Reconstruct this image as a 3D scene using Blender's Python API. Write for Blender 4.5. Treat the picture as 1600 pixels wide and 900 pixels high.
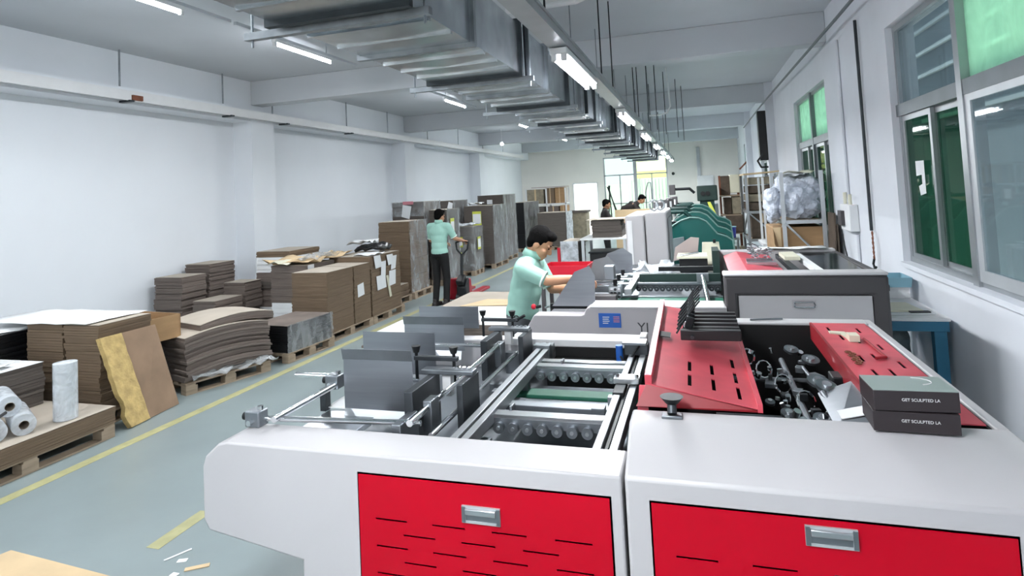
import bpy, math, random
from mathutils import Vector, Matrix, Euler
random.seed(7)
R = random.uniform
for o in list(bpy.data.objects): bpy.data.objects.remove(o)
S = bpy.context.scene
C = S.collection

# ------------------------------------------------------------------ camera
CAMZ = 1.9
RX = (Vector((3080, 205, 938))).normalized(); RY = (Vector((288, -34, -938))).normalized()
RX = (RX - RY * RX.dot(RY)).normalized(); RZ = RX.cross(RY)
rot = Matrix((RX, RY, RZ))            # rows: world axes seen from the camera
cam = bpy.data.objects.new('camera', bpy.data.cameras.new('camera'))
C.objects.link(cam); S.camera = cam
cam.matrix_world = Matrix.Translation((0, 0, CAMZ)) @ rot.to_4x4()
cam.data.sensor_width = 36; cam.data.lens = 938 / 1600 * 36
cam.data.shift_y = -(450 - 253) / 1600
cam.data.clip_start = .02; cam.data.clip_end = 300

# ------------------------------------------------------------------ world, light, exposure
W = bpy.data.worlds.new('world'); S.world = W; W.use_nodes = True
bg = W.node_tree.nodes['Background']
bg.inputs[0].default_value = (.90, .95, 1.0, 1); bg.inputs[1].default_value = 2.6
vs = S.view_settings
vs.view_transform = 'Standard'; vs.look = 'None'; vs.gamma = 1; vs.use_curve_mapping = False
vs.exposure = .12
sun = bpy.data.objects.new('sun', bpy.data.lights.new('sun', 'SUN')); C.objects.link(sun)
sun.data.energy = 32; sun.data.angle = .02; sun.data.color = (1, .96, .9); sun.rotation_euler = Vector((.12, -1, -.72)).to_track_quat('-Z', 'Y').to_euler()
TUBE_W = 70          # watts of each two-tube fitting
TUBE_E = 60

# ------------------------------------------------------------------ materials
def lin(h):
    h = h.lstrip('#'); c = [int(h[i:i + 2], 16) / 255 for i in (0, 2, 4)]
    return [x / 12.92 if x <= .04045 else ((x + .055) / 1.055) ** 2.4 for x in c]
MATS = {}
def M(name, hexcol, rough=.6, metal=0, var=.1, scale=5, stretch=(1, 1, 1), bump=0, bscale=60, bstretch=(1, 1, 1), coat=0, detail=4):
    m = bpy.data.materials.new(name); m.use_nodes = True; MATS[name] = m
    nt = m.node_tree; b = nt.nodes['Principled BSDF']; c = lin(hexcol)
    tc = nt.nodes.new('ShaderNodeTexCoord')
    def noise(sc, st):
        mp = nt.nodes.new('ShaderNodeMapping'); mp.inputs['Scale'].default_value = st
        nz = nt.nodes.new('ShaderNodeTexNoise'); nz.inputs['Scale'].default_value = sc; nz.inputs['Detail'].default_value = detail
        nt.links.new(tc.outputs['Object'], mp.inputs['Vector']); nt.links.new(mp.outputs[0], nz.inputs['Vector'])
        return nz
    if var:
        rp = nt.nodes.new('ShaderNodeValToRGB'); nz = noise(scale, stretch)
        rp.color_ramp.elements[0].position = .3; rp.color_ramp.elements[1].position = .7
        rp.color_ramp.elements[0].color = [max(0, x * (1 - var)) for x in c] + [1]
        rp.color_ramp.elements[1].color = [min(1, x * (1 + var)) for x in c] + [1]
        nt.links.new(nz.outputs['Fac'], rp.inputs[0]); nt.links.new(rp.outputs[0], b.inputs['Base Color'])
    else:
        b.inputs['Base Color'].default_value = c + [1]
    b.inputs['Roughness'].default_value = rough; b.inputs['Metallic'].default_value = metal
    if coat: b.inputs['Coat Weight'].default_value = coat
    if bump:
        bp = nt.nodes.new('ShaderNodeBump'); bp.inputs['Strength'].default_value = bump; bp.inputs['Distance'].default_value = .01
        nz = noise(bscale, bstretch); nt.links.new(nz.outputs['Fac'], bp.inputs['Height']); nt.links.new(bp.outputs[0], b.inputs['Normal'])
    return m
def film(name, hexcol, opac, rough=.2, bscale=14, bump=.9, tint='#FFFFFF', gloss=.5, stretch=(1, 1, 1), milky=0):
    """thin sheet: clear plastic or glass, partly see-through, partly shiny"""
    m = bpy.data.materials.new(name); m.use_nodes = True; MATS[name] = m
    nt = m.node_tree; nt.nodes.clear()
    out = nt.nodes.new('ShaderNodeOutputMaterial'); mx = nt.nodes.new('ShaderNodeMixShader')
    tr = nt.nodes.new('ShaderNodeBsdfTransparent'); tr.inputs[0].default_value = lin(tint) + [1]
    gl = nt.nodes.new('ShaderNodeBsdfPrincipled'); gl.inputs['Base Color'].default_value = lin(hexcol) + [1]
    gl.inputs['Roughness'].default_value = rough; gl.inputs['Specular IOR Level'].default_value = gloss
    tc = nt.nodes.new('ShaderNodeTexCoord'); mp = nt.nodes.new('ShaderNodeMapping'); mp.inputs['Scale'].default_value = stretch
    nz = nt.nodes.new('ShaderNodeTexNoise'); nz.inputs['Scale'].default_value = bscale; nz.inputs['Detail'].default_value = 6
    nz.inputs['Distortion'].default_value = .8
    nt.links.new(tc.outputs['Object'], mp.inputs[0]); nt.links.new(mp.outputs[0], nz.inputs['Vector'])
    if bump:
        bp = nt.nodes.new('ShaderNodeBump'); bp.inputs['Strength'].default_value = bump; bp.inputs['Distance'].default_value = .03
        nt.links.new(nz.outputs['Fac'], bp.inputs['Height']); nt.links.new(bp.outputs[0], gl.inputs['Normal'])
        mr = nt.nodes.new('ShaderNodeMapRange'); mr.inputs[1].default_value = .35; mr.inputs[2].default_value = .68
        mr.inputs[3].default_value = max(0, opac - .18); mr.inputs[4].default_value = min(1, opac + .24)
        nt.links.new(nz.outputs['Fac'], mr.inputs[0]); nt.links.new(mr.outputs[0], mx.inputs[0])
    else:
        mx.inputs[0].default_value = opac
    if milky:      # frosted film on the pane lets scattered daylight through
        tl = nt.nodes.new('ShaderNodeBsdfTranslucent'); tl.inputs[0].default_value = lin(hexcol) + [1]
        m2 = nt.nodes.new('ShaderNodeMixShader'); m2.inputs[0].default_value = milky
        nt.links.new(gl.outputs[0], m2.inputs[1]); nt.links.new(tl.outputs[0], m2.inputs[2]); gl = m2
    nt.links.new(tr.outputs[0], mx.inputs[1]); nt.links.new(gl.outputs[0], mx.inputs[2]); nt.links.new(mx.outputs[0], out.inputs[0])
    return m
def glow(name, col, e):
    m = bpy.data.materials.new(name); m.use_nodes = True; MATS[name] = m
    b = m.node_tree.nodes['Principled BSDF']; b.inputs['Base Color'].default_value = lin(col) + [1]
    b.inputs['Emission Color'].default_value = lin(col) + [1]; b.inputs['Emission Strength'].default_value = e
M('wall', '#E6EAEF', .75, var=.03, scale=.7, bump=.05, bscale=25)
M('wall_r', '#D9DCE2', .75, var=.05, scale=1.2, bump=.06, bscale=20)
M('wall_warm', '#EDE9E3', .75, var=.04, scale=.7)
M('ceiling', '#C6CACF', .85, var=.05, scale=.6, bump=.05, bscale=10)
M('floor', '#838F90', .35, var=.09, scale=1.3, bump=.03, bscale=90, detail=8)
M('yellow_paint', '#A5A277', .5, var=.16, scale=9)
M('sheet_white', '#E9EBEC', .7, var=.03)
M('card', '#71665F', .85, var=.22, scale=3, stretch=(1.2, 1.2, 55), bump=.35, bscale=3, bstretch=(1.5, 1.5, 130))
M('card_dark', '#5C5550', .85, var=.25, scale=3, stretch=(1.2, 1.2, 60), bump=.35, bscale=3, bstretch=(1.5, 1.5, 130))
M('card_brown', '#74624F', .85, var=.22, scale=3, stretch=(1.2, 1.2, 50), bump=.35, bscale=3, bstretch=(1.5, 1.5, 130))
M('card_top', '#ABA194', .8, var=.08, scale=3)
M('kraft', '#A5845F', .8, var=.1, scale=4, stretch=(1, 1, 4))
M('kraft_light', '#CDB48F', .8, var=.08, scale=4)
M('board', '#8E755F', .85, var=.16, scale=4)
M('foam', '#BDA36C', .95, var=.22, scale=14, bump=.8, bscale=45)
M('wood', '#9B8A76', .8, var=.2, scale=4, stretch=(1, 1, 8), bump=.2, bscale=20)
M('black_card', '#16171A', .45, var=.2, scale=3, stretch=(1, 1, 30))
M('black_plastic', '#121315', .4, var=.1)
M('black_bag', '#0E0F11', .3, var=.1, bump=.6, bscale=12)
M('machine', '#BBB9BB', .42, var=.025, scale=2)
M('machine_grey', '#ADA9AC', .45, var=.03, scale=2)
M('machine_red', '#B8001F', .38, var=.04, scale=3)
MATS['machine_red'].node_tree.nodes['Principled BSDF'].inputs['Specular IOR Level'].default_value = .2
M('guard_red', '#C64A57', .36, var=.2, scale=5)
M('guard_dark', '#8E1420', .45, var=.1, scale=5)
M('steel', '#C9CDD0', .28, 1, var=.06, scale=8, stretch=(1, 1, 6))
M('steel_dull', '#8C9196', .42, 1, var=.12, scale=6)
M('steel_dark', '#4A4E52', .45, .8, var=.15, scale=10)
M('chrome', '#E6E8EA', .1, 1, var=0)
M('brushed', '#9CA0A6', .33, 1, var=.05, scale=4, stretch=(.6, 6, 12))
M('iron', '#202326', .5, .5, var=.15)
M('dark_panel', '#454244', .5, var=.06, scale=3)
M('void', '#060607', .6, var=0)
M('belt_green', '#0F5B45', .55, var=.1, scale=8)
M('belt_dark', '#16302B', .5, var=.1, scale=8)
M('galv', '#B4BABF', .25, .9, var=.28, scale=4, stretch=(1, 1, 1), bump=.12, bscale=5, detail=7)
M('galv_edge', '#8A9095', .4, .9, var=.2, scale=9)
M('galv_dark', '#3C4145', .45, .8, var=.2, scale=9)
M('paint_white', '#E4E5E6', .5, var=.03)
M('aluminium', '#A7ABAE', .4, .7, var=.06, scale=6)
M('aluminium_dark', '#70767A', .45, .7, var=.08, scale=6)
M('frame_light', '#C5C9CC', .45, .5, var=.05)
M('teal', '#0A5650', .45, var=.08, scale=5)
M('teal_dark', '#0C3733', .5, var=.1, scale=5)
M('teal_edge', '#6E9089', .5, var=.1)
M('blue_table', '#2F6E8C', .5, var=.08)
M('blue_sign', '#1F5BB0', .4, var=.03)
M('blue_bucket', '#1B2F9A', .4, var=.06)
M('blue_basket', '#7FA9B8', .4, var=.06)
M('red_plastic', '#C4142E', .4, var=.05)
M('jack_red', '#9E1226', .4, var=.1)
M('pink_print', '#C77F8A', .5, var=.05)
M('box_dark', '#2B2326', .5, var=.05)
M('box_lid', '#93A19C', .3, var=.05)
M('print', '#DADADA', .6, var=0)
M('print_dark', '#3A3A3E', .6, var=0)
M('skin', '#B98A6B', .55, var=.06, scale=9)
M('skin_dark', '#A07457', .55, var=.06, scale=9)
M('shirt', '#9DC9BC', .8, var=.06, scale=6, bump=.35, bscale=9)
M('shirt_trim', '#E3EFE9', .8, var=.03)
M('shirt_dark', '#26201F', .8, var=.08, bump=.3, bscale=9)
M('trouser_dark', '#060608', .8, var=.1, bump=.3, bscale=9)
M('trouser_grey', '#55585D', .8, var=.1, bump=.3, bscale=9)
M('hair', '#070606', .85, var=.2, scale=40, bump=.5, bscale=90)
MATS['hair'].node_tree.nodes['Principled BSDF'].inputs['Specular IOR Level'].default_value = .1
M('shoe', '#2A2526', .6, var=.1)
M('cream', '#D9D6C0', .5, var=.05)
M('pinkish', '#B4A5A0', .5, var=.05)
M('label_yellow', '#C9CF4E', .5, var=.05)
M('label_white', '#E4E6E8', .6, var=.03)
M('building', '#7C888B', .8, var=.12, scale=1)
M('building_light', '#C9CFCB', .8, var=.06, scale=1)
M('yard', '#D2D0C8', .9, var=.08)
M('awning', '#E3DF84', .7, var=.06)
M('fence_green', '#E9F0E2', .7, var=.08)
M('bale_film', '#C6CCD8', .3, var=.12, scale=7, bump=1.0, bscale=8)
M('rust', '#7B4A36', .8, var=.2, scale=14)
M('goods', '#8D8471', .8, var=.25, scale=9)
M('goods_dark', '#55493E', .8, var=.3, scale=8)
film('wrap', '#BFC3C5', .34, rough=.22, bscale=8, bump=1.0, stretch=(1, 1, .35))
film('wrap_clear', '#C6CACC', .28, rough=.22, bscale=5, bump=.8, stretch=(1, 1, .6))
film('wrap_white', '#DCE2E8', .62, rough=.3, bscale=9, bump=1.0)
film('glass_green', '#1B3F34', .26, rough=.03, bump=0, tint='#6E9586', gloss=.9)
film('glass_frost', '#BFE3D1', .68, rough=.2, bscale=3, bump=.12, tint='#BFE4D3', gloss=.4, milky=.8)
film('glass_grey', '#7B878D', .28, rough=.03, bump=0, tint='#B9C5CB', gloss=.8)
film('glass_clear', '#40504C', .16, rough=.03, bump=0, tint='#DDEBE6', gloss=1.0)
film('smoke', '#1A1C1E', .7, rough=.12, bump=0, tint='#8A9094', gloss=.6)
glow('tube', '#F4F8FF', TUBE_E)

# ------------------------------------------------------------------ mesh helpers
def root_of(o):
    while o.parent: o = o.parent
    return o
class MB:
    def __init__(s, T=None): s.v = []; s.f = []; s.sm = []; s.T = T
    def add(s, vs_, fs, smooth=False):
        n = len(s.v)
        s.v += [(s.T @ Vector(p)) if s.T else Vector(p) for p in vs_]
        s.f += [[n + i for i in f] for f in fs]; s.sm += [smooth] * len(fs); return s
    def box(s, lo, hi, T=None):
        x0, y0, z0 = lo; x1, y1, z1 = hi
        p = [(x0, y0, z0), (x1, y0, z0), (x1, y1, z0), (x0, y1, z0), (x0, y0, z1), (x1, y0, z1), (x1, y1, z1), (x0, y1, z1)]
        if T: p = [T @ Vector(q) for q in p]
        return s.add(p, [(3, 2, 1, 0), (4, 5, 6, 7), (0, 1, 5, 4), (1, 2, 6, 5), (2, 3, 7, 6), (3, 0, 4, 7)])
    def cbox(s, c, d, rz=0, rx=0, ry=0):
        T = Matrix.Translation(c) @ Euler((rx, ry, rz)).to_matrix().to_4x4()
        return s.box((-d[0] / 2, -d[1] / 2, -d[2] / 2), (d[0] / 2, d[1] / 2, d[2] / 2), T)
    def tube(s, a, b, r, r2=None, n=12, cap=True):
        a = Vector(a); b = Vector(b); r2 = r if r2 is None else r2
        z = (b - a).normalized(); x = z.orthogonal().normalized(); y = z.cross(x)
        p = []
        for q, rr in ((a, r), (b, r2)):
            p += [q + (x * math.cos(t) + y * math.sin(t)) * rr for t in [2 * math.pi * i / n for i in range(n)]]
        s.add(p, [(i, (i + 1) % n, n + (i + 1) % n, n + i) for i in range(n)], True)
        if cap: s.add(p, [tuple(range(n - 1, -1, -1)), tuple(range(n, 2 * n))])
        return s
    def path(s, pts, r, n=8):
        pts = [Vector(p) for p in pts]
        for a, b in zip(pts, pts[1:]): s.tube(a, b, r, n=n)
        for p in pts[1:-1]: s.ball(p, (r, r, r), 8, 5)
        return s
    def ball(s, c, rad, n=14, m=9, T=None):
        c = Vector(c); p = []; f = []
        for j in range(m + 1):
            t = math.pi * j / m
            for i in range(n):
                a = 2 * math.pi * i / n
                q = Vector((rad[0] * math.sin(t) * math.cos(a), rad[1] * math.sin(t) * math.sin(a), rad[2] * math.cos(t)))
                p.append(c + (T @ q if T else q))
        for j in range(m):
            for i in range(n):
                f.append((j * n + i, (j + 1) * n + i, (j + 1) * n + (i + 1) % n, j * n + (i + 1) % n))
        return s.add(p, f, True)
    def caps(s, a, b, ra, rb=None, n=12):
        """tapered capsule"""
        rb = ra if rb is None else rb; a = Vector(a); b = Vector(b)
        z = (b - a).normalized() if (b - a).length > 1e-6 else Vector((0, 0, 1)); x = z.orthogonal().normalized(); y = z.cross(x)
        rings = [(a, ra, t) for t in (-80, -50, -20, 0)] + [(b, rb, t) for t in (0, 20, 50, 80)]
        p = []
        for c, r, t in rings:
            k = math.radians(t); q = c + z * r * math.sin(k)
            p += [q + (x * math.cos(g) + y * math.sin(g)) * r * math.cos(k) for g in [2 * math.pi * i / n for i in range(n)]]
        f = [tuple(range(n - 1, -1, -1)), tuple(range(7 * n, 8 * n))]
        for j in range(7): f += [(j * n + i, j * n + (i + 1) % n, (j + 1) * n + (i + 1) % n, (j + 1) * n + i) for i in range(n)]
        return s.add(p, f, True)
    def prism(s, poly, axis, a, b):
        """poly of 2D points; extruded along axis ('x': poly is (y,z); 'y': (x,z); 'z': (x,y))"""
        def q(u, w, t): return (t, u, w) if axis == 'x' else (u, t, w) if axis == 'y' else (u, w, t)
        n = len(poly)
        p = [q(u, w, a) for u, w in poly] + [q(u, w, b) for u, w in poly]
        return s.add(p, [tuple(range(n)), tuple(range(2 * n - 1, n - 1, -1))] + [(i, n + i, n + (i + 1) % n, (i + 1) % n) for i in range(n)])
    def slab(s, q, t):
        """four corner points (top face) with thickness t downwards along the normal"""
        q = [Vector(p) for p in q]; nrm = (q[1] - q[0]).cross(q[3] - q[0]).normalized() * t
        p = q + [a - nrm for a in q]
        return s.add(p, [(0, 1, 2, 3), (7, 6, 5, 4), (0, 4, 5, 1), (1, 5, 6, 2), (2, 6, 7, 3), (3, 7, 4, 0)])
    def grid(s, q, us, vs_, holes, t):
        """slab spanned by 4 corners with rectangular holes given in u,v 0..1"""
        q = [Vector(p) for p in q]; nrm = (q[1] - q[0]).cross(q[3] - q[0]).normalized() * t
        us = sorted(set([0, 1] + us + [h[i] for h in holes for i in (0, 1)])); vs_ = sorted(set([0, 1] + vs_ + [h[i] for h in holes for i in (2, 3)]))
        P = lambda u, v: q[0] * (1 - u) * (1 - v) + q[1] * u * (1 - v) + q[2] * u * v + q[3] * (1 - u) * v
        inside = lambda u, v: any(h[0] < u < h[1] and h[2] < v < h[3] for h in holes)
        nu, nv = len(us), len(vs_)
        solid = {(i, j): not inside((us[i] + us[i + 1]) / 2, (vs_[j] + vs_[j + 1]) / 2) for i in range(nu - 1) for j in range(nv - 1)}
        p = [P(u, v) for v in vs_ for u in us]; n = len(p); p += [a - nrm for a in p]
        idx = lambda i, j: j * nu + i; f = []
        for (i, j), k in solid.items():
            if not k: continue
            a, b, c, d = idx(i, j), idx(i + 1, j), idx(i + 1, j + 1), idx(i, j + 1)
            f += [(a, b, c, d), (n + d, n + c, n + b, n + a)]
            for (di, dj), (e, g) in {(0, -1): (a, b), (1, 0): (b, c), (0, 1): (c, d), (-1, 0): (d, a)}.items():
                if not solid.get((i + di, j + dj), False): f.append((e, n + e, n + g, g))
        return s.add(p, f)
    def build(s, name, mat, parent=None, bevel=0, mods=(), sharp=35):
        off = root_of(parent).location if parent else Vector((0, 0, 0))
        me = bpy.data.meshes.new(name); me.from_pydata([p - off for p in s.v], [], s.f)
        me.polygons.foreach_set('use_smooth', s.sm); me.update()
        me.set_sharp_from_angle(angle=math.radians(sharp))
        o = bpy.data.objects.new(name, me); C.objects.link(o); me.materials.append(MATS[mat])
        if parent: o.parent = parent
        if bevel:
            b = o.modifiers.new('bevel', 'BEVEL'); b.width = bevel; b.segments = 2; b.limit_method = 'ANGLE'; b.angle_limit = math.radians(40)
        for kind, kw in mods:
            md = o.modifiers.new(kind.lower(), kind)
            for k, v in kw.items(): setattr(md, k, v)
        return o
def tag(o, label=None, cat=None, group=None, kind=None):
    if label: o['label'] = label
    if cat: o['category'] = cat
    if group: o['group'] = group
    if kind: o['kind'] = kind
    return o
def thing(name, label, cat, loc=(0, 0, 0), group=None):
    o = bpy.data.objects.new(name, None); o.empty_display_size = .1; C.objects.link(o); o.location = loc
    return tag(o, label, cat, group)
def struct(name, mb, mat, label=None, cat=None, bevel=0):
    return tag(mb.build(name, mat, None, bevel), label, cat, None, 'structure')
def empty_struct(name, label, cat, loc=(0, 0, 0)):
    o = thing(name, label, cat, loc); o['kind'] = 'structure'; return o
def copy_tree(o, loc, label=None, rz=None):
    r = o.copy(); C.objects.link(r); r.location = loc
    if rz is not None: r.rotation_euler.z = rz
    if label: r['label'] = label
    for ch in list(o.children):
        c = ch.copy(); C.objects.link(c); c.parent = r
        for g in list(ch.children):
            d = g.copy(); C.objects.link(d); d.parent = c
    return r
def text_mesh(name, body, size, mat, mtx, parent, depth=.0006):
    cu = bpy.data.curves.new(name, 'FONT'); cu.body = body; cu.size = size; cu.extrude = depth; cu.align_x = 'CENTER'; cu.align_y = 'CENTER'
    t = bpy.data.objects.new(name, cu); C.objects.link(t)
    bpy.context.view_layer.update()
    me = bpy.data.meshes.new_from_object(t.evaluated_get(bpy.context.evaluated_depsgraph_get()))
    bpy.data.objects.remove(t)
    off = root_of(parent).location
    for v in me.vertices: v.co = (mtx @ v.co) - off
    me.materials.clear(); me.materials.append(MATS[mat])
    o = bpy.data.objects.new(name, me); C.objects.link(o); o.parent = parent; return o
FRONT = Matrix(((1, 0, 0, 0), (0, 0, -1, 0), (0, 1, 0, 0), (0, 0, 0, 1)))   # text plane turned to face -Y

# ================================================================== THE ROOM
XL, XR, YB, YF, ZC = -8.0, 1.8, 27.7, -4.0, 4.15
struct('floor', MB().box((XL - .3, YF - .3, -.2), (XR + .3, YB + .3, 0)), 'floor', 'grey green painted concrete floor of the workshop', 'floor')
struct('ceiling', MB().box((XL - .3, YF - .3, ZC), (XR + .3, YB + .3, ZC + .2)), 'ceiling', 'pale grey concrete ceiling slab over the workshop', 'ceiling')
wl = struct('wall_left', MB().box((XL - .3, YF, 0), (XL, YB, 3.43)), 'wall', 'long white wall behind the cardboard stacks', 'wall')
MB().box((XL - .3, YF, 3.43), (-7.6, YB, ZC)).build('beam', 'wall', wl)
for y in (-2.95, 3.0, 8.95, 14.9, 20.85):
    MB().box((XL, y, 0), (-7.6, y + .6, 3.43)).build('pilaster', 'wall', wl)
# right wall with four windows
wins = [(2.55, 6.45), (9.3, 12.05), (15.5, 18.4), (21.4, 24.2)]
wr = MB(); L = YB - YF; f = lambda y: (y - YF) / L
wr.grid([(XR, YB, 0), (XR, YF, 0), (XR, YF, ZC), (XR, YB, ZC)], [], [], [(1 - f(b), 1 - f(a), 1.07 / ZC, 3.28 / ZC) for a, b in wins], .24)
wr_o = struct('wall_right', wr, 'wall_r', 'pale grey wall with green glazed windows on the right', 'wall')
for y in (8.95, 14.9, 20.85):
    MB().box((1.62, y - .05, 2.0 if y < 9 else 0), (XR, y + .35, ZC)).build('pilaster', 'wall_r', wr_o) if y > 9 else None
# back wall with window and doorway
q = MB(); Wd = XR - XL; g = lambda x: (x - XL) / Wd
q.grid([(XL, YB, 0), (XR, YB, 0), (XR, YB, ZC), (XL, YB, ZC)], [], [], [(g(-4.05), g(-1.2), .45 / ZC, 3.3 / ZC), (g(-5.5), g(-4.38), 0, 2.16 / ZC)], .24)
struct('wall_back', q, 'wall_warm', 'far end wall with large window and bright doorway', 'wall')
# wall behind the camera; its unseen openings are added to let daylight in
q = MB()
q.grid([(XR, YF, 0), (XL, YF, 0), (XL, YF, ZC), (XR, YF, ZC)], [], [], [(.1, .34, 1.2 / ZC, 3.3 / ZC), (.6, .9, 1.2 / ZC, 3.3 / ZC)], .24)
struct('wall_front', q, 'wall', 'white wall with two wide window openings behind the viewpoint', 'wall')
for i, y in enumerate((3.0, 8.95, 14.9, 20.85, 26.6)):
    struct('ceiling_beam', MB().box((-7.6, y, 3.72), (XR, y + .3, ZC)), 'ceiling', ['white concrete ceiling beam nearest the viewpoint', 'white concrete ceiling beam above the first left pilaster', 'white concrete ceiling beam, third from the viewpoint', 'white concrete ceiling beam, fourth from the viewpoint', 'white concrete ceiling beam against the far end wall'][i], 'beam', bevel=.01)
# floor paint
m = MB().box((-4.66, -4, 0), (-4.56, 27, .0015)); struct('trim_1', m, 'yellow_paint', 'worn yellow line painted along the pallets', 'floor line')
m = MB().slab([(-3.11, 2.72, .0015), (-3.02, 2.72, .0015), (-3.03, 3.12, .0015), (-3.12, 3.12, .0015)], .0015); struct('trim_2', m, 'yellow_paint', 'short worn yellow dash on the floor beside the front machine', 'floor line')
# doorway lining and far window
d = empty_struct('door_1', 'overexposed open doorway in the far end wall', 'door', (-4.94, YB, 0))
for x in (-5.53, -4.40): MB().box((x, YB - .02, 0), (x + .05, YB + .26, 2.2)).build('jamb', 'paint_white', d)
MB().box((-5.53, YB - .02, 2.16), (-4.35, YB + .26, 2.21)).build('lintel', 'paint_white', d)
w = empty_struct('window_5', 'large gridded window at the far end with yellow awning outside', 'window', (-2.6, YB, .45))
for x in (-4.05, -1.26): MB().box((x, YB, .45), (x + .06, YB + .08, 3.3)).build('frame', 'aluminium', w)
for z in (.45, 1.15, 2.44, 3.24): MB().box((-4.05, YB, z), (-1.2, YB + .08, z + .06)).build('transom', 'aluminium', w)
MB().box((-2.7, YB - .02, .45), (-2.55, YB + .1, 3.3)).build('mullion', 'aluminium', w)
for x in (-3.35, -1.92): MB().box((x, YB, .45), (x + .05, YB + .08, 2.46)).build('mullion', 'aluminium', w)
for x0, x1 in ((-3.99, -3.35), (-3.3, -2.7), (-2.55, -1.92), (-1.87, -1.26)):
    MB().box((x0, YB + .035, .5), (x1, YB + .045, 2.45)).build('pane', 'glass_clear', w)
for x0, x1 in ((-3.99, -2.7), (-2.55, -1.26)): MB().box((x0, YB + .035, 2.5), (x1, YB + .045, 3.24)).build('pane', 'glass_clear', w)

def window(n, y0, y1, label, near):
    w = empty_struct('window_%d' % n, label, 'window', (XR, (y0 + y1) / 2, 1.07))
    zs, zt, ze = 1.07, 2.48, 3.28; X = XR + .06; ym = (y0 + y1) / 2 if not near else 5.02
    for y in (y0 + .003, y1 - .053): MB().box((X, y, zs + .012), (X + .09, y + .05, ze - .003)).build('frame', 'aluminium', w)
    for z in (zs + .0125, ze - .054): MB().box((X - .002, y0 + .005, z), (X + .088, y1 - .005, z + .05)).build('frame', 'aluminium', w)
    MB().box((X - .02, y0, zt - .05), (X + .1, y1, zt + .06)).build('transom', 'aluminium_dark', w)
    MB().box((X - .026, ym - .045, zs + .01), (X + .106, ym + .045, ze - .004)).build('mullion', 'aluminium_dark' if not near else 'aluminium', w)
    MB().box((XR - .03, y0 + .002, zs - .03), (X + .12, y1 - .002, zs + .012)).build('sill', 'wall_r', w)
    MB().box((X + .03, ym + .05, zt + .06), (X + .04, y1 - .05, ze - .05)).build('pane', 'glass_grey' if near else 'glass_frost', w)
    MB().box((X + .03, y0 + .05, zt + .06), (X + .04, ym - .05, ze - .05)).build('pane', 'glass_frost', w)
    hb = (ym + .045, y1 - .05), (y0 + .05, ym - .045)
    for k, (a, b) in enumerate(hb):
        mid = (a + b) / 2
        for j, (s0, s1) in enumerate(((mid - .03, b), (a, mid + .03))):
            x = X + .01 + .035 * j
            if near and k: x = X - .015 + .05 * j
            mt = 'frame_light' if (near and k) else 'aluminium'
            s = MB()
            wd = .085 if (near and k) else .05
            s.grid([(x, s1, zs + .05), (x, s0, zs + .05), (x, s0, zt - .05), (x, s1, zt - .05)], [], [], [(wd / (s1 - s0), 1 - wd / (s1 - s0), wd / (zt - zs - .1), 1 - .05 / (zt - zs - .1))], .03)
            so = s.build('sash', mt, w)
            MB().box((x + .012, s0 + .03, zs + .08), (x + .018, s1 - .03, zt - .08)).build('pane', 'glass_green' if not (near and k) else 'glass_grey', so)
    return w
window(1, *wins[0], 'nearest wall window with sliding sashes and dark green glass', True)
window(2, *wins[1], 'second wall window, above the wrapped bundles on the rack', False)
window(3, *wins[2], 'third wall window, beyond the dark vertical box', False)
window(4, *wins[3], 'last small-looking wall window near the far wall', False)
# paper notice stuck on the first sash
tag(MB().prism([(6.10, 2.0), (5.98, 2.0), (5.90, 2.0), (5.90, 1.72), (6.03, 1.70), (6.06, 1.78), (5.97, 1.80), (5.97, 1.88), (6.10, 1.87)], 'x', XR + .055, XR + .057).build('paper_notice', 'label_white'), 'torn white paper stuck on the first window sash', 'paper')

# outside the windows
b = thing('building', 'grey neighbouring building seen through the side windows', 'building', (5.4, 12, 0))
MB().box((5.0, -6, -.2), (5.6, 34, 5.35)).build('wall', 'building', b)
for k in range(5): MB().box((4.93, -6, 3.0 + .5 * k), (5.0, 34, 3.07 + .5 * k)).build('ledge', 'building_light', b)
MB().box((4.8, -6, 5.35), (5.7, 34, 5.5)).build('parapet', 'building_light', b)
struct('ground', MB().box((-30, -30, -.4), (30, 60, -.22)), 'yard', 'pale concrete yard around the workshop', 'ground')
tag(MB().box((-9, 40, -.2), (4, 40.3, 2.1)).build('yard_wall', 'fence_green'), 'pale green wall outside the far window', 'wall')
fe = thing('awning', 'yellow awning outside the far window', 'awning', (-1.4, 31, 2.4))
MB().slab([(-2.9, 30.6, 2.65), (0.2, 30.6, 2.65), (0.2, 31.9, 3.4), (-2.9, 31.9, 3.4)], .05).build('canopy', 'awning', fe)
MB().box((-2.9, 30.58, 2.3), (.2, 30.62, 2.65)).build('valance', 'awning', fe)
for x in (-2.8, .1): MB().tube((x, 31.8, -.2), (x, 31.8, 3.3), .04).build('post', 'aluminium', fe)
fp = thing('corrugated_fence', 'green white corrugated fence outside the far window', 'fence', (-2, 37, 0))
for k in range(16): MB().box((-3.9 + .2 * k, 37, -.2), (-3.77 + .2 * k, 37.05, 2.35)).build('panel', 'fence_green', fp)
MB().box((-3.95, 37.05, -.2), (-.6, 37.08, 2.35)).build('backing', 'building_light', fp)

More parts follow.
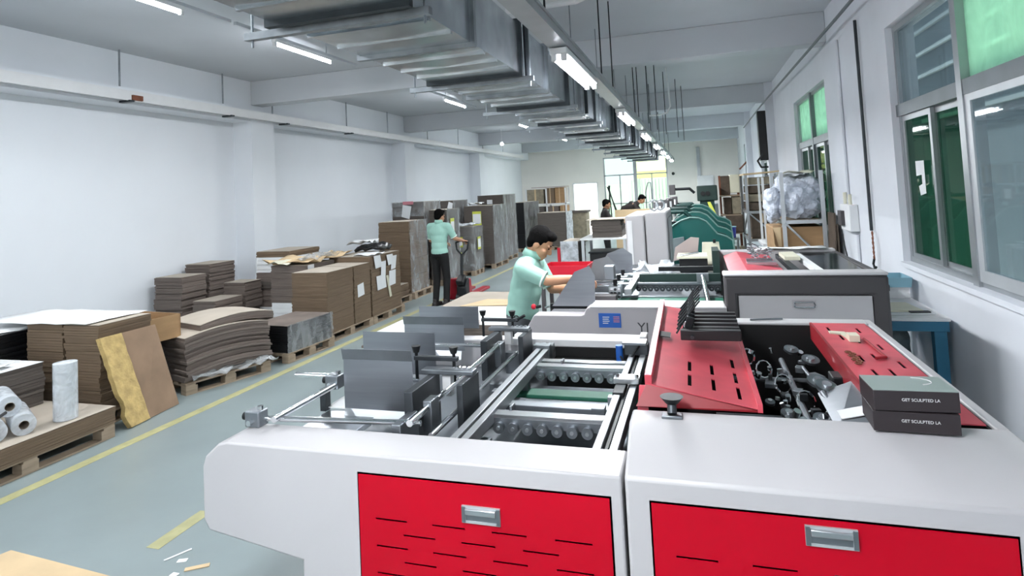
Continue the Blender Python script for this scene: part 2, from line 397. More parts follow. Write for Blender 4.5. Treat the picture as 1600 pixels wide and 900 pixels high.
# ------------------------------------------------------------------ services under the ceiling
t = thing('cable_tray', 'white hanging cable tray along the left wall', 'cable tray', (-7.5, 12, 3.46))
MB().box((-7.58, -3, 3.47), (-7.44, 26.2, 3.485)).box((-7.58, -3, 3.485), (-7.57, 26.2, 3.56)).build('tray', 'paint_white', t)
MB().box((-7.45, -3, 3.45), (-7.43, 26.2, 3.59)).build('side_rail', 'paint_white', t)
MB().box((-7.57, 2.0, 3.56), (-7.45, 8.2, 3.63)).build('cable_bundle', 'wall', t)
for y in (-1, 2, 4.3, 6.28, 8.17, 9.4, 11.9, 13.8, 16.2, 18.6, 21, 23.4): MB().tube((-7.5, y, 3.5), (-7.5, y, ZC), .012, n=6).build('hanger_rod', 'galv_edge', t)
for y in (6.35, 8.25, 9.7, 11.95): MB().box((-7.62, y, 3.43), (-7.40, y + .07, 3.455)).build('bracket', 'galv_dark', t)
MB().box((-7.48, 6.4, 3.46), (-7.40, 6.56, 3.53)).build('junction_box', 'rust', t)

def fitting(y, label, x, z, twin, ln=1.25, conduit=None):
    o = thing('fluorescent_lamp', label, 'lamp', (x, y, z), 'twin tube lamps under the trunking' if twin else 'single tube lamps in the left ceiling row')
    w = .13 if twin else .06
    MB().box((x - w / 2, y - ln / 2, z + .01), (x + w / 2, y + ln / 2, z + .06)).build('housing', 'paint_white', o, .008)
    for dx in ((-.035, .035) if twin else (0,)):
        MB().tube((x + dx, y - ln / 2 + .04, z - .012), (x + dx, y + ln / 2 - .04, z - .012), .017, n=10).build('tube', 'tube', o)
        for e in (-1, 1): MB().box((x + dx - .018, y + e * (ln / 2 - .025) - .018, z - .035), (x + dx + .018, y + e * (ln / 2 - .025) + .018, z + .012)).build('end_cap', 'paint_white', o)
    if not twin:
        for e in (-1, 1): MB().tube((x, y + e * ln * .4, z + .06), (x, y + e * ln * .4, ZC), .008, n=6).build('hanger_rod', 'ceiling', o)
    if conduit: MB().box((x - .02, y - ln / 2 - conduit, z + .06), (x + .02, y + ln / 2 + conduit, z + .095)).build('conduit', 'ceiling', o)
    li = bpy.data.lights.new('lamp_light', 'AREA'); li.shape = 'RECTANGLE'; li.size = w; li.size_y = ln; li.energy = TUBE_W * (1.1 if twin else .9); li.color = (.95, .98, 1)
    lo = bpy.data.objects.new('lamp_light', li); C.objects.link(lo); lo.parent = o; lo.location = (0, 0, -.04)
    return o
LY = [-2.6, 1.2, 4.22, 6.85, 12.12, 17.6, 23.3]  # first two are unseen fill lamps added to continue the row
LN = ['left ceiling row lamp far behind the viewpoint', 'left ceiling row lamp just behind the viewpoint', 'single tube lamp cut by the top edge, nearest on the left ceiling', 'single tube lamp second along the left ceiling, before the white beam', 'single tube lamp third along the left ceiling, beyond the first beam', 'single tube lamp fourth along the left ceiling', 'single tube lamp last along the left ceiling']
for y, n in zip(LY, LN): fitting(y, n, -4.92, 3.92, False, conduit=.65)
TY = [.3, 4.85, 8.5, 11.9, 15.2, 18.2, 21, 24.2]  # first one is unseen, added to brighten the machine tops
TN = ['twin tube lamp under the trunking just above the viewpoint', 'large-looking twin tube lamp, first under the trunking beside the duct', 'twin tube lamp, second under the trunking beside the duct', 'twin tube lamp, third under the trunking beside the duct', 'twin tube lamp, fourth under the trunking', 'twin tube lamp, fifth under the trunking', 'twin tube lamp, sixth under the trunking', 'twin tube lamp, seventh and last under the trunking']
for y, n in zip(TY, TN): fitting(y, n, -.88, 2.86, True, 1.4)
t = thing('lighting_trunking', 'long grey trunking rail carrying the twin tube lamps', 'trunking', (-.88, 12, 2.92))
MB().box((-.95, -3.2, 2.925), (-.81, 26, 2.98)).box((-.96, -3.2, 2.98), (-.95, 26, 3.0)).box((-.81, -3.2, 2.98), (-.80, 26, 3.0)).build('rail', 'aluminium', t)
for y in (1.5, 3.8, 6.3, 7.2, 9.9, 10.6, 13.5, 16.7, 19.6, 22.6): MB().tube((-.88, y, 2.97), (-.88, y, ZC), .008, n=6).build('hanger_rod', 'iron', t)
for x, y, z, n, lb in ((-5.3, 10.95, 4.06, 'ceiling_bulb', 'small round bulb on the ceiling beyond the first beam'), (-6.3, 19.6, 3.6, 'ceiling_bulb', 'small round bulb hanging low near the far left corner')):
    o = thing(n, lb, 'lamp', (x, y, z)); MB().ball((x, y, z), (.06, .06, .05)).build('bulb', 'tube', o)
    MB().tube((x, y, z + .04), (x, y, z + .09), .04).tube((x, y, z + .09), (x, y, ZC), .008, n=6).build('holder', 'paint_white', o)

# the galvanised duct: flanged sections, each its own part
du = thing('air_duct', 'large galvanised sheet metal air duct hung under the ceiling', 'duct', (-1.7, 12, 2.85))
ys = [-1.6, -.55, .5, 1.58, 2.62, 3.52, 4.6, 5.5, 6.45] + [7.35 + .95 * k for k in range(18)]
for k, (a, b) in enumerate(zip(ys, ys[1:])):
    nx = 4
    sec = MB(); x0, x1, z0, z1 = -2.08, -1.3, 2.86, 3.27
    # cross-broken panels: belly a little on every face
    mid = (a + b) / 2; h = .012
    p = [(x0, a, z0), (x1, a, z0), (x1, b, z0), (x0, b, z0), ((x0 + x1) / 2, mid, z0 - h), (x0, a, z1), (x1, a, z1), (x1, b, z1), (x0, b, z1), (x1 + h, mid, (z0 + z1) / 2), (x0 - h, mid, (z0 + z1) / 2)]
    sec.add(p, [(1, 0, 4), (2, 1, 4), (3, 2, 4), (0, 3, 4), (1, 2, 9), (2, 7, 9), (7, 6, 9), (6, 1, 9), (0, 5, 10), (5, 8, 10), (8, 3, 10), (3, 0, 10), (5, 6, 7, 8)])
    sec.build('duct_section', 'galv', du)
    nr = 2 if b - a < 1.0 else 3
    for j in range(1, nr + 1):
        y = a + (b - a) * j / (nr + 1)
        MB().box((x0 + .01, y - .012, z0 - .016), (x1 - .01, y + .012, z0)).build('rib', 'galv', du)
    f_ = MB()
    for y in (a,):
        f_.box((x0 - .03, y - .02, z0 - .03), (x1 + .03, y + .02, z0)).box((x1, y - .02, z0), (x1 + .03, y + .02, z1 + .03)).box((x0 - .03, y - .02, z0), (x0, y + .02, z1 + .03)).box((x0, y - .02, z1), (x1, y + .02, z1 + .03))
    f_.build('flange', 'galv_edge' if k % 2 else 'galv_dark', du)
    if k % 2 == 0:
        MB().box((x0 - .22, a + .05, z0 - .06), (x1 + .1, a + .09, z0 - .02)).build('support_bar', 'galv_edge', du)
        for x in (x0 - .18, x1 + .07): MB().tube((x, a + .07, z0 - .1), (x, a + .07, ZC), .007, n=6).build('hanger_rod', 'galv_edge', du)
    if k % 3 == 0 and k:
        MB().tube((x1 + .05, a + .06, z0 - .02), (x1 + .05, a + .06, z1 + .02), .022, n=8).build('stiffener', 'galv_dark', du)
MB().box((-2.08, ys[-1] - .002, 2.86), (-1.3, ys[-1], 3.27)).build('end_cap', 'galv_edge', du)
for k, (y, x) in enumerate([(7.75, -1.62), (8.7, -1.62), (9.65, -1.62), (10.6, -1.62), (11.5, -1.62), (12.5, -1.62), (13.4, -1.62)]):  # white strips painting window reflections on the duct underside
    g_ = MB().box((x - .2, y - .12, 2.835), (x + .28, y + .12, 2.846)); go = g_.build('air_grille', 'paint_white', du)
    for j in range(4): MB().box((x - .18, y - .1 + .055 * j, 2.828), (x + .26, y - .075 + .055 * j, 2.836)).build('grille_blade', 'paint_white', go)
# pipes near the ceiling
o = thing('ceiling_pipe', 'white plastic pipe elbow near the top edge above the trunking', 'pipe', (-.9, 5.4, 3.6))
MB().path([(-1.6, 5.3, 3.60), (-.95, 5.36, 3.62), (-.78, 5.38, 3.68), (-.72, 5.38, ZC)], .03, 10).build('pipe', 'paint_white', o)
MB().path([(-1.6, 5.42, 3.67), (-.95, 5.46, 3.69), (-.85, 5.46, ZC)], .03, 10).build('pipe', 'paint_white', o)
def conduit(label, pts, r=.012, m='aluminium', name='conduit'):
    return tag(MB().path(pts, r, 6).build(name, m), label, 'conduit')
conduit('white gooseneck conduit hanging from the ceiling right of the trunking', [(-.42, 11.8, ZC), (-.38, 11.8, 3.4), (-.45, 11.8, 3.28), (-.6, 11.8, 3.25), (-.8, 11.8, 3.25)], .016, 'paint_white')
for k, (x, y) in enumerate([(-.66, 9.8), (-.6, 11.0), (-.5, 12.2), (-.3, 13.2), (-.2, 14.2)]):
    conduit(['thin dark rod nearest beside the trunking', 'thin dark rod second beside the trunking', 'thin dark rod third beside the trunking', 'thin dark rod fourth beside the trunking', 'thin dark rod fifth beside the trunking'][k], [(x, y, 2.9), (x, y, ZC)], .008, 'galv_dark', 'hanging_rod')
conduit('black pipe running along the top of the right wall', [(1.57, -3, 3.62), (1.57, 7.3, 3.62), (1.57, 14.6, 3.66), (1.57, 20.6, 3.62)], .02, 'aluminium_dark')
conduit('dark vertical conduit on the wall left of the nearest window', [(1.77, 7.34, 3.6), (1.77, 7.34, 1.3)], .016, 'galv_dark')
conduit('grey vertical conduit above the wall switch box', [(1.78, 8.3, 3.6), (1.78, 8.3, 1.6)], .018, 'wall_r')
conduit('pale vertical conduit below the wall switch box', [(1.78, 8.0, 1.2), (1.78, 8.0, .1)], .02, 'wall_r')
conduit('black cable looping down from the wall switch box', [(1.74, 8.45, 1.4), (1.72, 8.55, 1.3), (1.74, 8.5, 1.0), (1.75, 8.1, .5)], .008, 'iron', 'cable')
conduit('dark pipe beside the far right corner', [(1.70, 21.3, 3.7), (1.70, 21.3, 2.6), (1.4, 21.3, 2.3)], .03, 'rust')
o = thing('dark_service_box', 'tall black box fixed on the right wall between windows', 'box', (1.55, 14.6, 2.3))
MB().box((1.44, 14.86, 2.36), (1.62, 15.1, 3.5)).build('body', 'black_plastic', o, .01); MB().path([(1.5, 14.86, 2.5), (1.38, 14.84, 2.35), (1.45, 14.84, 2.2), (1.6, 14.84, 2.2)], .02).build('cable', 'black_plastic', o)
o = thing('switch_box', 'pale metal switch box on the right wall below a conduit', 'electric box', (1.75, 8.2, 1.2))
MB().box((1.70, 7.95, 1.24), (1.8, 8.42, 1.56)).build('body', 'paint_white', o, .01); MB().box((1.66, 8.2, 1.3), (1.7, 8.38, 1.48)).build('socket', 'dark_panel', o)
MB().tube((1.74, 8.05, 1.56), (1.74, 8.05, 1.68), .02).build('gland', 'cream', o); MB().tube((1.74, 8.3, 1.56), (1.74, 8.3, 1.7), .02).build('gland', 'cream', o)
o = thing('chain_hook', 'rusty chain and hook hanging on the right wall', 'hook', (1.76, 7.24, 1.0))
for k in range(6): MB().path([(1.75, 7.24 - .018 * (k % 2), 1.3 - .05 * k), (1.75, 7.24 + .018, 1.28 - .05 * k), (1.75, 7.24, 1.255 - .05 * k), (1.75, 7.24 - .018, 1.28 - .05 * k), (1.75, 7.24, 1.3 - .05 * k)], .007, 5).build('chain_link', 'rust', o)
MB().path([(1.75, 7.24, 1.01), (1.75, 7.29, .95), (1.75, 7.24, .9), (1.75, 7.19, .93)], .012, 6).build('hook', 'iron', o)
o = thing('distribution_panel', 'white electric distribution panel on the far end wall', 'electric box', (.4, YB, 1.2))
MB().box((.05, YB - .15, 1.2), (.72, YB - .004, 2.24)).build('cabinet', 'paint_white', o, .01); MB().box((.08, YB - .165, 1.24), (.69, YB - .15, 2.2)).build('door', 'paint_white', o)
MB().box((.36, YB - .18, 1.68), (.42, YB - .165, 1.78)).build('handle', 'iron', o); MB().box((.08, YB - .1, 2.24), (.22, YB - .004, 3.5)).build('riser', 'aluminium', o)
o = thing('security_camera', 'small black camera on the wall beside the far window', 'camera', (-.95, YB - .2, 2.35))
MB().ball((-.95, YB - .16, 2.4), (.07, .07, .07)).build('body', 'black_plastic', o); MB().box((-.98, YB - .16, 2.42), (-.92, YB, 2.46)).build('arm', 'paint_white', o)

# ================================================================== GOODS ALONG THE LEFT WALL
def RT(cx, cy, deg=0, z=0): return Matrix.Translation((cx, cy, z)) @ Matrix.Rotation(math.radians(deg), 4, 'Z')
def pallet(cx, cy, wx, wy, label, deg=0, h=.12):
    """wooden pallet, wx across (X), wy along (Y)"""
    o = thing('pallet', label, 'pallet', (cx, cy, 0), 'wooden pallets along the left side'); T = RT(cx, cy, deg)
    for i in (-1, 0, 1):
        MB(T).box((i * (wx / 2 - .05) - .05, -wy / 2, 0), (i * (wx / 2 - .05) + .05, wy / 2, .015)).build('bottom_board', 'wood', o)
        for j in (-1, 0, 1):
            MB(T).box((i * (wx / 2 - .05) - .05, j * (wy / 2 - .06) - .06, .015), (i * (wx / 2 - .05) + .05, j * (wy / 2 - .06) + .06, h - .034)).build('block', 'wood', o)
        MB(T).box((-wx / 2, i * (wy / 2 - .05) - .05, h - .034), (wx / 2, i * (wy / 2 - .05) + .05, h - .017)).build('cross_board', 'wood', o)
    n = 6
    for i in range(n):
        x = -wx / 2 + .05 + (wx - .1) * i / (n - 1); MB(T).box((x - .045, -wy / 2, h - .017), (x + .045, wy / 2, h)).build('deck_board', 'wood', o)
    return o
def sheets(mb, x0, x1, y0, y1, z0, z1, jit, bend=0, step=.024):
    """a bundle: thin sheet groups, each a little out of line; bend sags the ends"""
    n = max(1, round((z1 - z0) / step)); h = (z1 - z0) / n
    for k in range(n):
        a, b, c, d = [R(-jit, jit) for _ in range(4)]; zz0, zz1 = z0 + k * h, z0 + (k + 1) * h - .0015
        if not bend:
            mb.box((x0 + a, y0 + b, zz0), (x1 + c, y1 + d, zz1)); continue
        m = 8; p = []; f_ = []
        for i in range(m + 1):
            y = y0 + b + (y1 + d - y0 - b) * i / m; t = 2 * i / m - 1; s = -bend * t * t
            p += [(x0 + a, y, zz0 + s), (x1 + c, y, zz0 + s), (x1 + c, y, zz1 + s), (x0 + a, y, zz1 + s)]
        for i in range(m):
            j = 4 * i; f_ += [(j, j + 4, j + 5, j + 1), (j + 3, j + 2, j + 6, j + 7), (j, j + 3, j + 7, j + 4), (j + 1, j + 5, j + 6, j + 2)]
        f_ += [(0, 1, 2, 3), (4 * m + 3, 4 * m + 2, 4 * m + 1, 4 * m)]; mb.add(p, f_)
def stack(label, x0, x1, y0, y1, z0, z1, n, mat='card', jit=.006, off=.012, deg=0, bend=0, name='cardboard_stack', cat='cardboard stack', group='cardboard stacks', top='card_top', mats=None, o=None):
    cx, cy = (x0 + x1) / 2, (y0 + y1) / 2; T = RT(cx, cy, deg)
    o = o or thing(name, label, cat, (cx, cy, z0), group)
    hx, hy = (x1 - x0) / 2, (y1 - y0) / 2; z = z0
    for k in range(n):
        h = (z1 - z0) / n * (R(.8, 1.2) if k < n - 1 else 1); h = min(h, z1 - z) if k < n - 1 else z1 - z
        dx, dy = (R(-off, off), R(-off, off)) if k else (0, 0); mb = MB(T)
        sheets(mb, -hx + dx, hx + dx, -hy + dy, hy + dy, z, z + h - .003, jit, bend)
        mb.build('bundle', mats[k % len(mats)] if mats else mat, o); z += h
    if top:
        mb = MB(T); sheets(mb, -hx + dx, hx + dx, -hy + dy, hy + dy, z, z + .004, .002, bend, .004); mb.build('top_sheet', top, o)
    return o
def wrap_on(o, x0, x1, y0, y1, z0, z1, mat='wrap', deg=0, sides='xy', g=.014, name='plastic_wrap'):
    """crumpled film on the +x side, near side and top"""
    cx, cy = (x0 + x1) / 2, (y0 + y1) / 2; T = RT(cx, cy, deg); hx, hy = (x1 - x0) / 2 + g, (y1 - y0) / 2 + g; mb = MB(T)
    def sheet(P, nu, nv, nrm):
        p = [Vector(P(i / nu, j / nv)) + Vector(nrm) * (R(-.006, .012)) for j in range(nv + 1) for i in range(nu + 1)]
        mb.add(p, [(j * (nu + 1) + i, j * (nu + 1) + i + 1, (j + 1) * (nu + 1) + i + 1, (j + 1) * (nu + 1) + i) for j in range(nv) for i in range(nu)], True)
    zt = z1 + g
    if 'x' in sides: sheet(lambda u, v: (hx, -hy + 2 * hy * u, z0 + (zt - z0) * v), 6, 12, (1, 0, 0))
    if 'y' in sides: sheet(lambda u, v: (-hx + 2 * hx * u, -hy, z0 + (zt - z0) * v), 6, 12, (0, -1, 0))
    if 't' in sides: sheet(lambda u, v: (-hx + 2 * hx * u, -hy + 2 * hy * v, zt), 6, 6, (0, 0, 1))
    return mb.build(name, mat, o, sharp=180)
def paper(label, pts, mat='label_white', name='paper_sheet', t=.0015):
    q = [Vector(p) for p in pts]; return tag(MB().slab(q, t).build(name, mat), label, 'paper')
def drape(label, x0, x1, y0, y1, z, mat, amp=.02, name='sheet', cat='sheet', deg=0, nx=10, ny=10, droop=0, t=.002, T=None):
    """a loose uneven sheet lying on something"""
    T = T or RT((x0 + x1) / 2, (y0 + y1) / 2, deg); hx, hy = (x1 - x0) / 2, (y1 - y0) / 2; mb = MB(T); p = []
    for j in range(ny + 1):
        for i in range(nx + 1):
            u, v = 2 * i / nx - 1, 2 * j / ny - 1
            p.append((hx * u, hy * v, z + R(0, amp) - droop * max(0, max(abs(u), abs(v)) - .7) / .3))
    mb.add(p, [(j * (nx + 1) + i, j * (nx + 1) + i + 1, (j + 1) * (nx + 1) + i + 1, (j + 1) * (nx + 1) + i) for j in range(ny) for i in range(nx)], True)
    return tag(mb.build(name, mat, None, 0, [('SOLIDIFY', {'thickness': t, 'offset': 1})], sharp=180), label, cat)

# A: nearest pallet with a thick slab of sheets, film rolls and a standing roll
pallet(-5.42, 3.3, 1.1, 1.36, 'wooden pallet at the left edge under the film rolls')
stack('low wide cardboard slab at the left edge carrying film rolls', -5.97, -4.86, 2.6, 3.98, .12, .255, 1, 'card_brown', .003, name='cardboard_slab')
def roll(a, b, r, label, name='film_roll'):
    o = thing(name, label, 'film roll', ((Vector(a) + Vector(b)) / 2)[:], 'clear film rolls on the nearest pallet')
    a, b = Vector(a), Vector(b); z = (b - a).normalized(); x = z.orthogonal().normalized(); y = z.cross(x); n = 20; p = []; f_ = []
    for q_, rr in ((a, .032), (a, r), (b, r), (b, .032)): p += [q_ + (x * math.cos(t) + y * math.sin(t)) * rr for t in [2 * math.pi * i / n for i in range(n)]]
    for j in range(4):
        k = (j + 1) % 4; f_ += [(j * n + i, j * n + (i + 1) % n, k * n + (i + 1) % n, k * n + i) for i in range(n)]
    MB().add(p, f_, True).build('film', 'wrap_white', o); MB().tube(a - z * .012, b + z * .012, .031, n=16, cap=False).build('core', 'card_top', o)
    return o
roll((-4.98, 3.33, .335), (-5.42, 3.56, .335), .078, 'film roll lying third from the left edge')
roll((-5.03, 3.16, .335), (-5.5, 3.38, .335), .078, 'film roll lying second from the left edge')
roll((-5.08, 2.99, .335), (-5.56, 3.2, .335), .078, 'film roll lying at the left edge')
roll((-5.1, 3.31, .47), (-5.5, 3.5, .47), .075, 'film roll lying on top of the other film rolls')
tag(MB().path([(-5.0, 3.12, .43), (-5.05, 3.25, .45)], .012).build('marker_pen', 'black_plastic'), 'black pen lying on the film rolls', 'pen')
o = thing('standing_roll', 'tall white plastic roll standing on the cardboard slab', 'roll', (-5.0, 3.66, .26))
MB().tube((-5.0, 3.66, .262), (-5.0, 3.66, .71), .084, n=28).build('film', 'wrap_white', o); MB().tube((-5.0, 3.66, .262), (-5.0, 3.66, .705), .078, n=28).build('liner', 'sheet_white', o)
# stacks at the left frame edge
pallet(-6.6, 4.05, .62, 1.0, 'wooden pallet behind the film rolls at the left edge')
stack('grey sheet stack with white top behind the film rolls', -6.2, -5.62, 3.3, 3.92, .262, .62, 3, 'card_dark', .008, name='sheet_stack', top='sheet_white')
stack('dark sheet stack by the wall at the left edge', -6.9, -6.28, 3.6, 4.5, .12, .82, 5, 'black_card', .01, name='sheet_stack', top='sheet_white')
drape('white sheets spread over the dark stack at the left edge', -7.0, -6.2, 3.5, 4.75, .83, 'sheet_white', .03, name='paper_pile', cat='paper')
drape('curled white sheet on the grey stack at the left edge', -6.15, -5.7, 3.25, 3.75, .63, 'sheet_white', .05, name='paper_sheet', cat='paper', nx=5, ny=5)
# B: tall double stack with white sheet and leaning board
pallet(-5.66, 4.4, .95, .6, 'wooden pallet under the tall stack behind the leaning board')
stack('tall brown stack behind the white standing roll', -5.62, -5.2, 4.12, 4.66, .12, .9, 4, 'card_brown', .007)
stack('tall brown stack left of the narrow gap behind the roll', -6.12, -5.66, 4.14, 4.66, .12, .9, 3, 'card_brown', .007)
drape('large white sheet covering the tall brown stacks', -6.75, -5.32, 4.08, 4.72, .905, 'sheet_white', .015, name='cover_sheet', nx=8, ny=6)
o = thing('leaning_board', 'brown board with yellow foam strip leaning on the tall stack', 'board', (-5.0, 4.45, 0))
BL, BR_, TR, TL = Vector((-4.90, 4.15, .005)), Vector((-4.98, 4.75, .005)), Vector((-5.13, 4.63, .80)), Vector((-5.13, 4.06, .80))
MB().slab([BL.lerp(BR_, .33), BR_, TR, TL.lerp(TR, .3)], .022).build('board', 'board', o)
mb = MB(); n = 14; p = []
nrm = (BR_ - BL).cross(TL - BL).normalized()
for j in range(n + 1):
    for u in (-.02, .36):
        q_ = BL.lerp(BR_, u + (R(-.03, .03) if u < 0 else 0)).lerp(TL.lerp(TR, u * .95), j / n); p.append(q_ + nrm * (.012 + R(0, .008)))
for j in range(n + 1):
    for i in (0, 1): p.append(p[2 * j + i] - nrm * .045)
k = 2 * (n + 1); fs = []
for j in range(n):
    a = 2 * j; fs += [(a, a + 1, a + 3, a + 2), (k + a + 2, k + a + 3, k + a + 1, k + a), (a, a + 2, k + a + 2, k + a), (a + 1, k + a + 1, k + a + 3, a + 3)]
fs += [(0, k, k + 1, 1), (2 * n, 2 * n + 1, k + 2 * n + 1, k + 2 * n)]
mb.add(p, fs).build('foam_strip', 'foam', o)
# D: open box on a low stack
stack('low dark stack under the open carton', -6.1, -5.5, 4.74, 5.0, .0, .56, 3, 'card_dark', .01)
o = thing('open_carton', 'open empty kraft carton between the stacks', 'box', (-5.7, 5.0, .57)); T = RT(-5.64, 4.93, -8, .572)
for lo, hi in (((-.33, -.2, 0), (.33, -.19, .24)), ((-.33, .19, 0), (.33, .2, .24)), ((-.33, -.2, 0), (-.32, .2, .24)), ((.32, -.2, 0), (.33, .2, .24))): MB(T).box(lo, hi).build('side', 'kraft', o)
MB(T).box((-.32, -.19, 0), (.32, .19, .01)).build('bottom', 'board', o)
tag(MB(T).path([(-.1, -.08, .02), (0, -.02, .05), (.06, -.04, .03)], .008).build('white_strap', 'sheet_white'), 'white strap end lying in the open carton', 'strap')
# E: columns by the wall
pallet(-7.615, 7.75, .6, 1.4, 'wooden pallet by the wall under the stepped columns')
stack('near column of cardboard against the wall behind the open carton', -7.85, -7.34, 7.1, 7.56, .12, .9, 5, 'card', .012, .02)
stack('tallest wall column of cardboard with a loose top sheet', -7.88, -7.4, 7.68, 8.22, .12, 1.02, 5, 'card', .012, .03)
stack('low stepped cardboard column in front of the wall columns', -7.2, -6.8, 7.15, 7.7, .0, .55, 4, 'card', .014, .04)
stack('right hand wall column of cardboard beside the pilaster', -7.2, -6.8, 7.76, 8.13, .0, .72, 4, 'card', .012, .03)
stack('flat loose sheets lying low right of the wall columns', -6.7, -6.22, 7.0, 7.8, 0, .3, 2, 'card', .02, .03)
# F: big sagging stack
pallet(-5.37, 5.55, .86, .96, 'wooden pallet under the sagging cardboard stack', -18)
stack('large sagging cardboard stack on a skewed pallet', -5.78, -4.96, 5.08, 6.04, .175, .62, 7, 'card', .014, .03, -18, .05)
stack('small sagging top bundle lying on the large stack', -5.62, -4.98, 5.26, 6.12, .628, .71, 1, 'card', .006, 0, -18, .05, name='cardboard_bundle')
stack('left companion of the sagging stack, lower with dark layers', -6.24, -5.88, 5.5, 6.15, .0, .58, 5, 'card_dark', .016, .03, -18, .03)
o = drape('crumpled clear film on the pallet edge by the yellow line', -5.0, -4.82, 4.98, 5.9, .135, 'wrap_clear', .07, name='crumpled_film', cat='plastic film', deg=-20, nx=5, ny=12)
# G: black block wrapped in film
pallet(-5.06, 6.6, .62, .86, 'wooden pallet under the black wrapped block', -4)
o = stack('low black block of sheets wrapped in film', -5.35, -4.77, 6.18, 7.0, .12, .44, 3, 'black_card', .003, .003, -4, name='wrapped_block', top='card')
wrap_on(o, -5.35, -4.77, 6.18, 7.0, .12, .44, 'wrap', -4, 'x')
# J, K: the row with hanging papers
pallet(-5.14, 7.65, .6, 1.15, 'wooden pallet under the plain brown pair of stacks')
stack('plain brown stack right behind the black block', -5.42, -4.86, 7.08, 7.72, .12, .95, 3, 'card_brown', .005, .006)
stack('plain brown stack with one small white label', -5.42, -4.86, 7.75, 8.2, .12, .95, 3, 'card_brown', .005, .006)
pallet(-5.25, 8.75, .82, 1.02, 'wooden pallet under the stack hung with papers')
stack('brown stack hung with several white papers', -5.6, -4.87, 8.26, 9.2, .12, 1.03, 4, 'card_brown', .006, .008)
XK = -4.853
for i, (y, z, w_, h_, tl) in enumerate([(8.42, .93, .2, .2, .05), (8.62, .8, .15, .24, -.03), (8.82, .92, .2, .17, .04), (8.98, .86, .16, .22, -.05), (8.52, .6, .28, .22, .02), (8.9, .62, .22, .24, -.03), (8.72, .5, .07, .36, .1)]):
    paper(['white paper hanging top left on the papered stack', 'white paper strip below the top left one on the papered stack', 'white paper hanging top right on the papered stack', 'white paper hanging at the far edge of the papered stack', 'wide white paper low on the left of the papered stack', 'wide white paper low on the right of the papered stack', 'cream paper strip between the two low papers'][i], [(XK + .004 * (i % 3), y - w_ / 2 + tl, z - h_ / 2), (XK + .004 * (i % 3), y + w_ / 2 + tl, z - h_ / 2 + .01), (XK + .002, y + w_ / 2, z + h_ / 2), (XK + .002, y - w_ / 2, z + h_ / 2)], 'cream' if i == 6 else 'label_white')
paper('small white label on the plain brown stack', [(XK, 7.84, .48), (XK, 8.02, .5), (XK, 8.0, .68), (XK, 7.83, .66)])
drape('folded white papers lying over the edge of the papered stack', -5.2, -4.86, 8.28, 8.7, 1.04, 'label_white', .03, name='paper_pile', cat='paper', nx=5, ny=5)
drape('black plastic bag slumped on the papered stack', -5.42, -5.0, 8.72, 9.15, 1.075, 'black_bag', .08, name='plastic_bag', cat='bag', nx=7, ny=7, droop=.03, t=.05)
drape('white crumpled sheet behind the black bag', -5.7, -5.3, 8.9, 9.3, 1.16, 'sheet_white', .08, name='crumpled_sheet', cat='sheet', nx=5, ny=5)
# I, H
stack('bound stack with white paper bands behind the black block', -6.1, -5.5, 7.5, 8.22, .0, 1.0, 5, 'card', .006, .006, mats=['card', 'sheet_white', 'card', 'card', 'card'])
drape('kraft and cream wrapping paper heaped on the bound stack', -6.25, -5.45, 7.5, 8.7, 1.01, 'kraft_light', .1, name='wrapping_paper', cat='paper', nx=8, ny=8)
drape('cream fabric edge hanging over the bound stack', -6.12, -5.75, 7.42, 7.8, 1.02, 'cream', .06, name='cloth', cat='cloth', nx=5, ny=5)
drape('clear crumpled film on the bound stack', -5.75, -5.42, 7.6, 8.3, 1.05, 'wrap_clear', .1, name='crumpled_film', cat='plastic film', nx=6, ny=8)
paper('white slip on the top edge of the bound stack', [(-5.49, 7.55, .86), (-5.49, 7.7, .86), (-5.49, 7.7, 1.0), (-5.49, 7.55, 1.0)])
stack('tall stack beside the pilaster with white layers', -6.95, -6.32, 8.2, 9.0, .0, 1.15, 9, 'card', .008, .014, mats=['card', 'sheet_white', 'card', 'card', 'card_dark', 'card', 'sheet_white', 'sheet_white', 'card_brown'])
# N, L, M
pallet(-5.6, 9.78, .8, .95, 'wooden pallet under the low stack beside the walking man')
stack('low brown stack beside the man with the pallet jack', -5.98, -5.22, 9.35, 10.2, .12, .33, 2, 'card_brown', .012, .03)
pallet(-5.58, 10.75, .8, .82, 'wooden pallet under the tall layered stack behind the man')
o = stack('tall layered brown stack with film on its aisle side', -5.9, -5.26, 10.35, 11.1, .12, 1.46, 8, 'card_brown', .006, .012)
wrap_on(o, -5.9, -5.26, 10.35, 11.1, .12, 1.46, 'wrap', 0, 'x')
pallet(-6.05, 12.4, .9, .95, 'wooden pallet under the tall grey load with one paper')
o = stack('tall grey wrapped load with one white paper behind the man', -6.48, -5.72, 11.98, 12.85, .12, 1.81, 4, 'card_dark', .003, .004, name='wrapped_load', group='film wrapped pallet loads')
wrap_on(o, -6.48, -5.72, 11.98, 12.85, .12, 1.81, 'wrap', 0, 'x'); wrap_on(o, -6.48, -5.72, 11.98, 12.85, 1.5, 1.81, 'wrap_clear', 0, 'y')
MB().box((-6.2, 11.955, 1.76), (-5.95, 11.965, 1.83)).build('tape', 'pink_print', o)
paper('tilted white paper on the tall grey load', [(-6.24, 11.95, 1.5), (-6.05, 11.95, 1.44), (-5.99, 11.95, 1.72), (-6.2, 11.95, 1.76)])
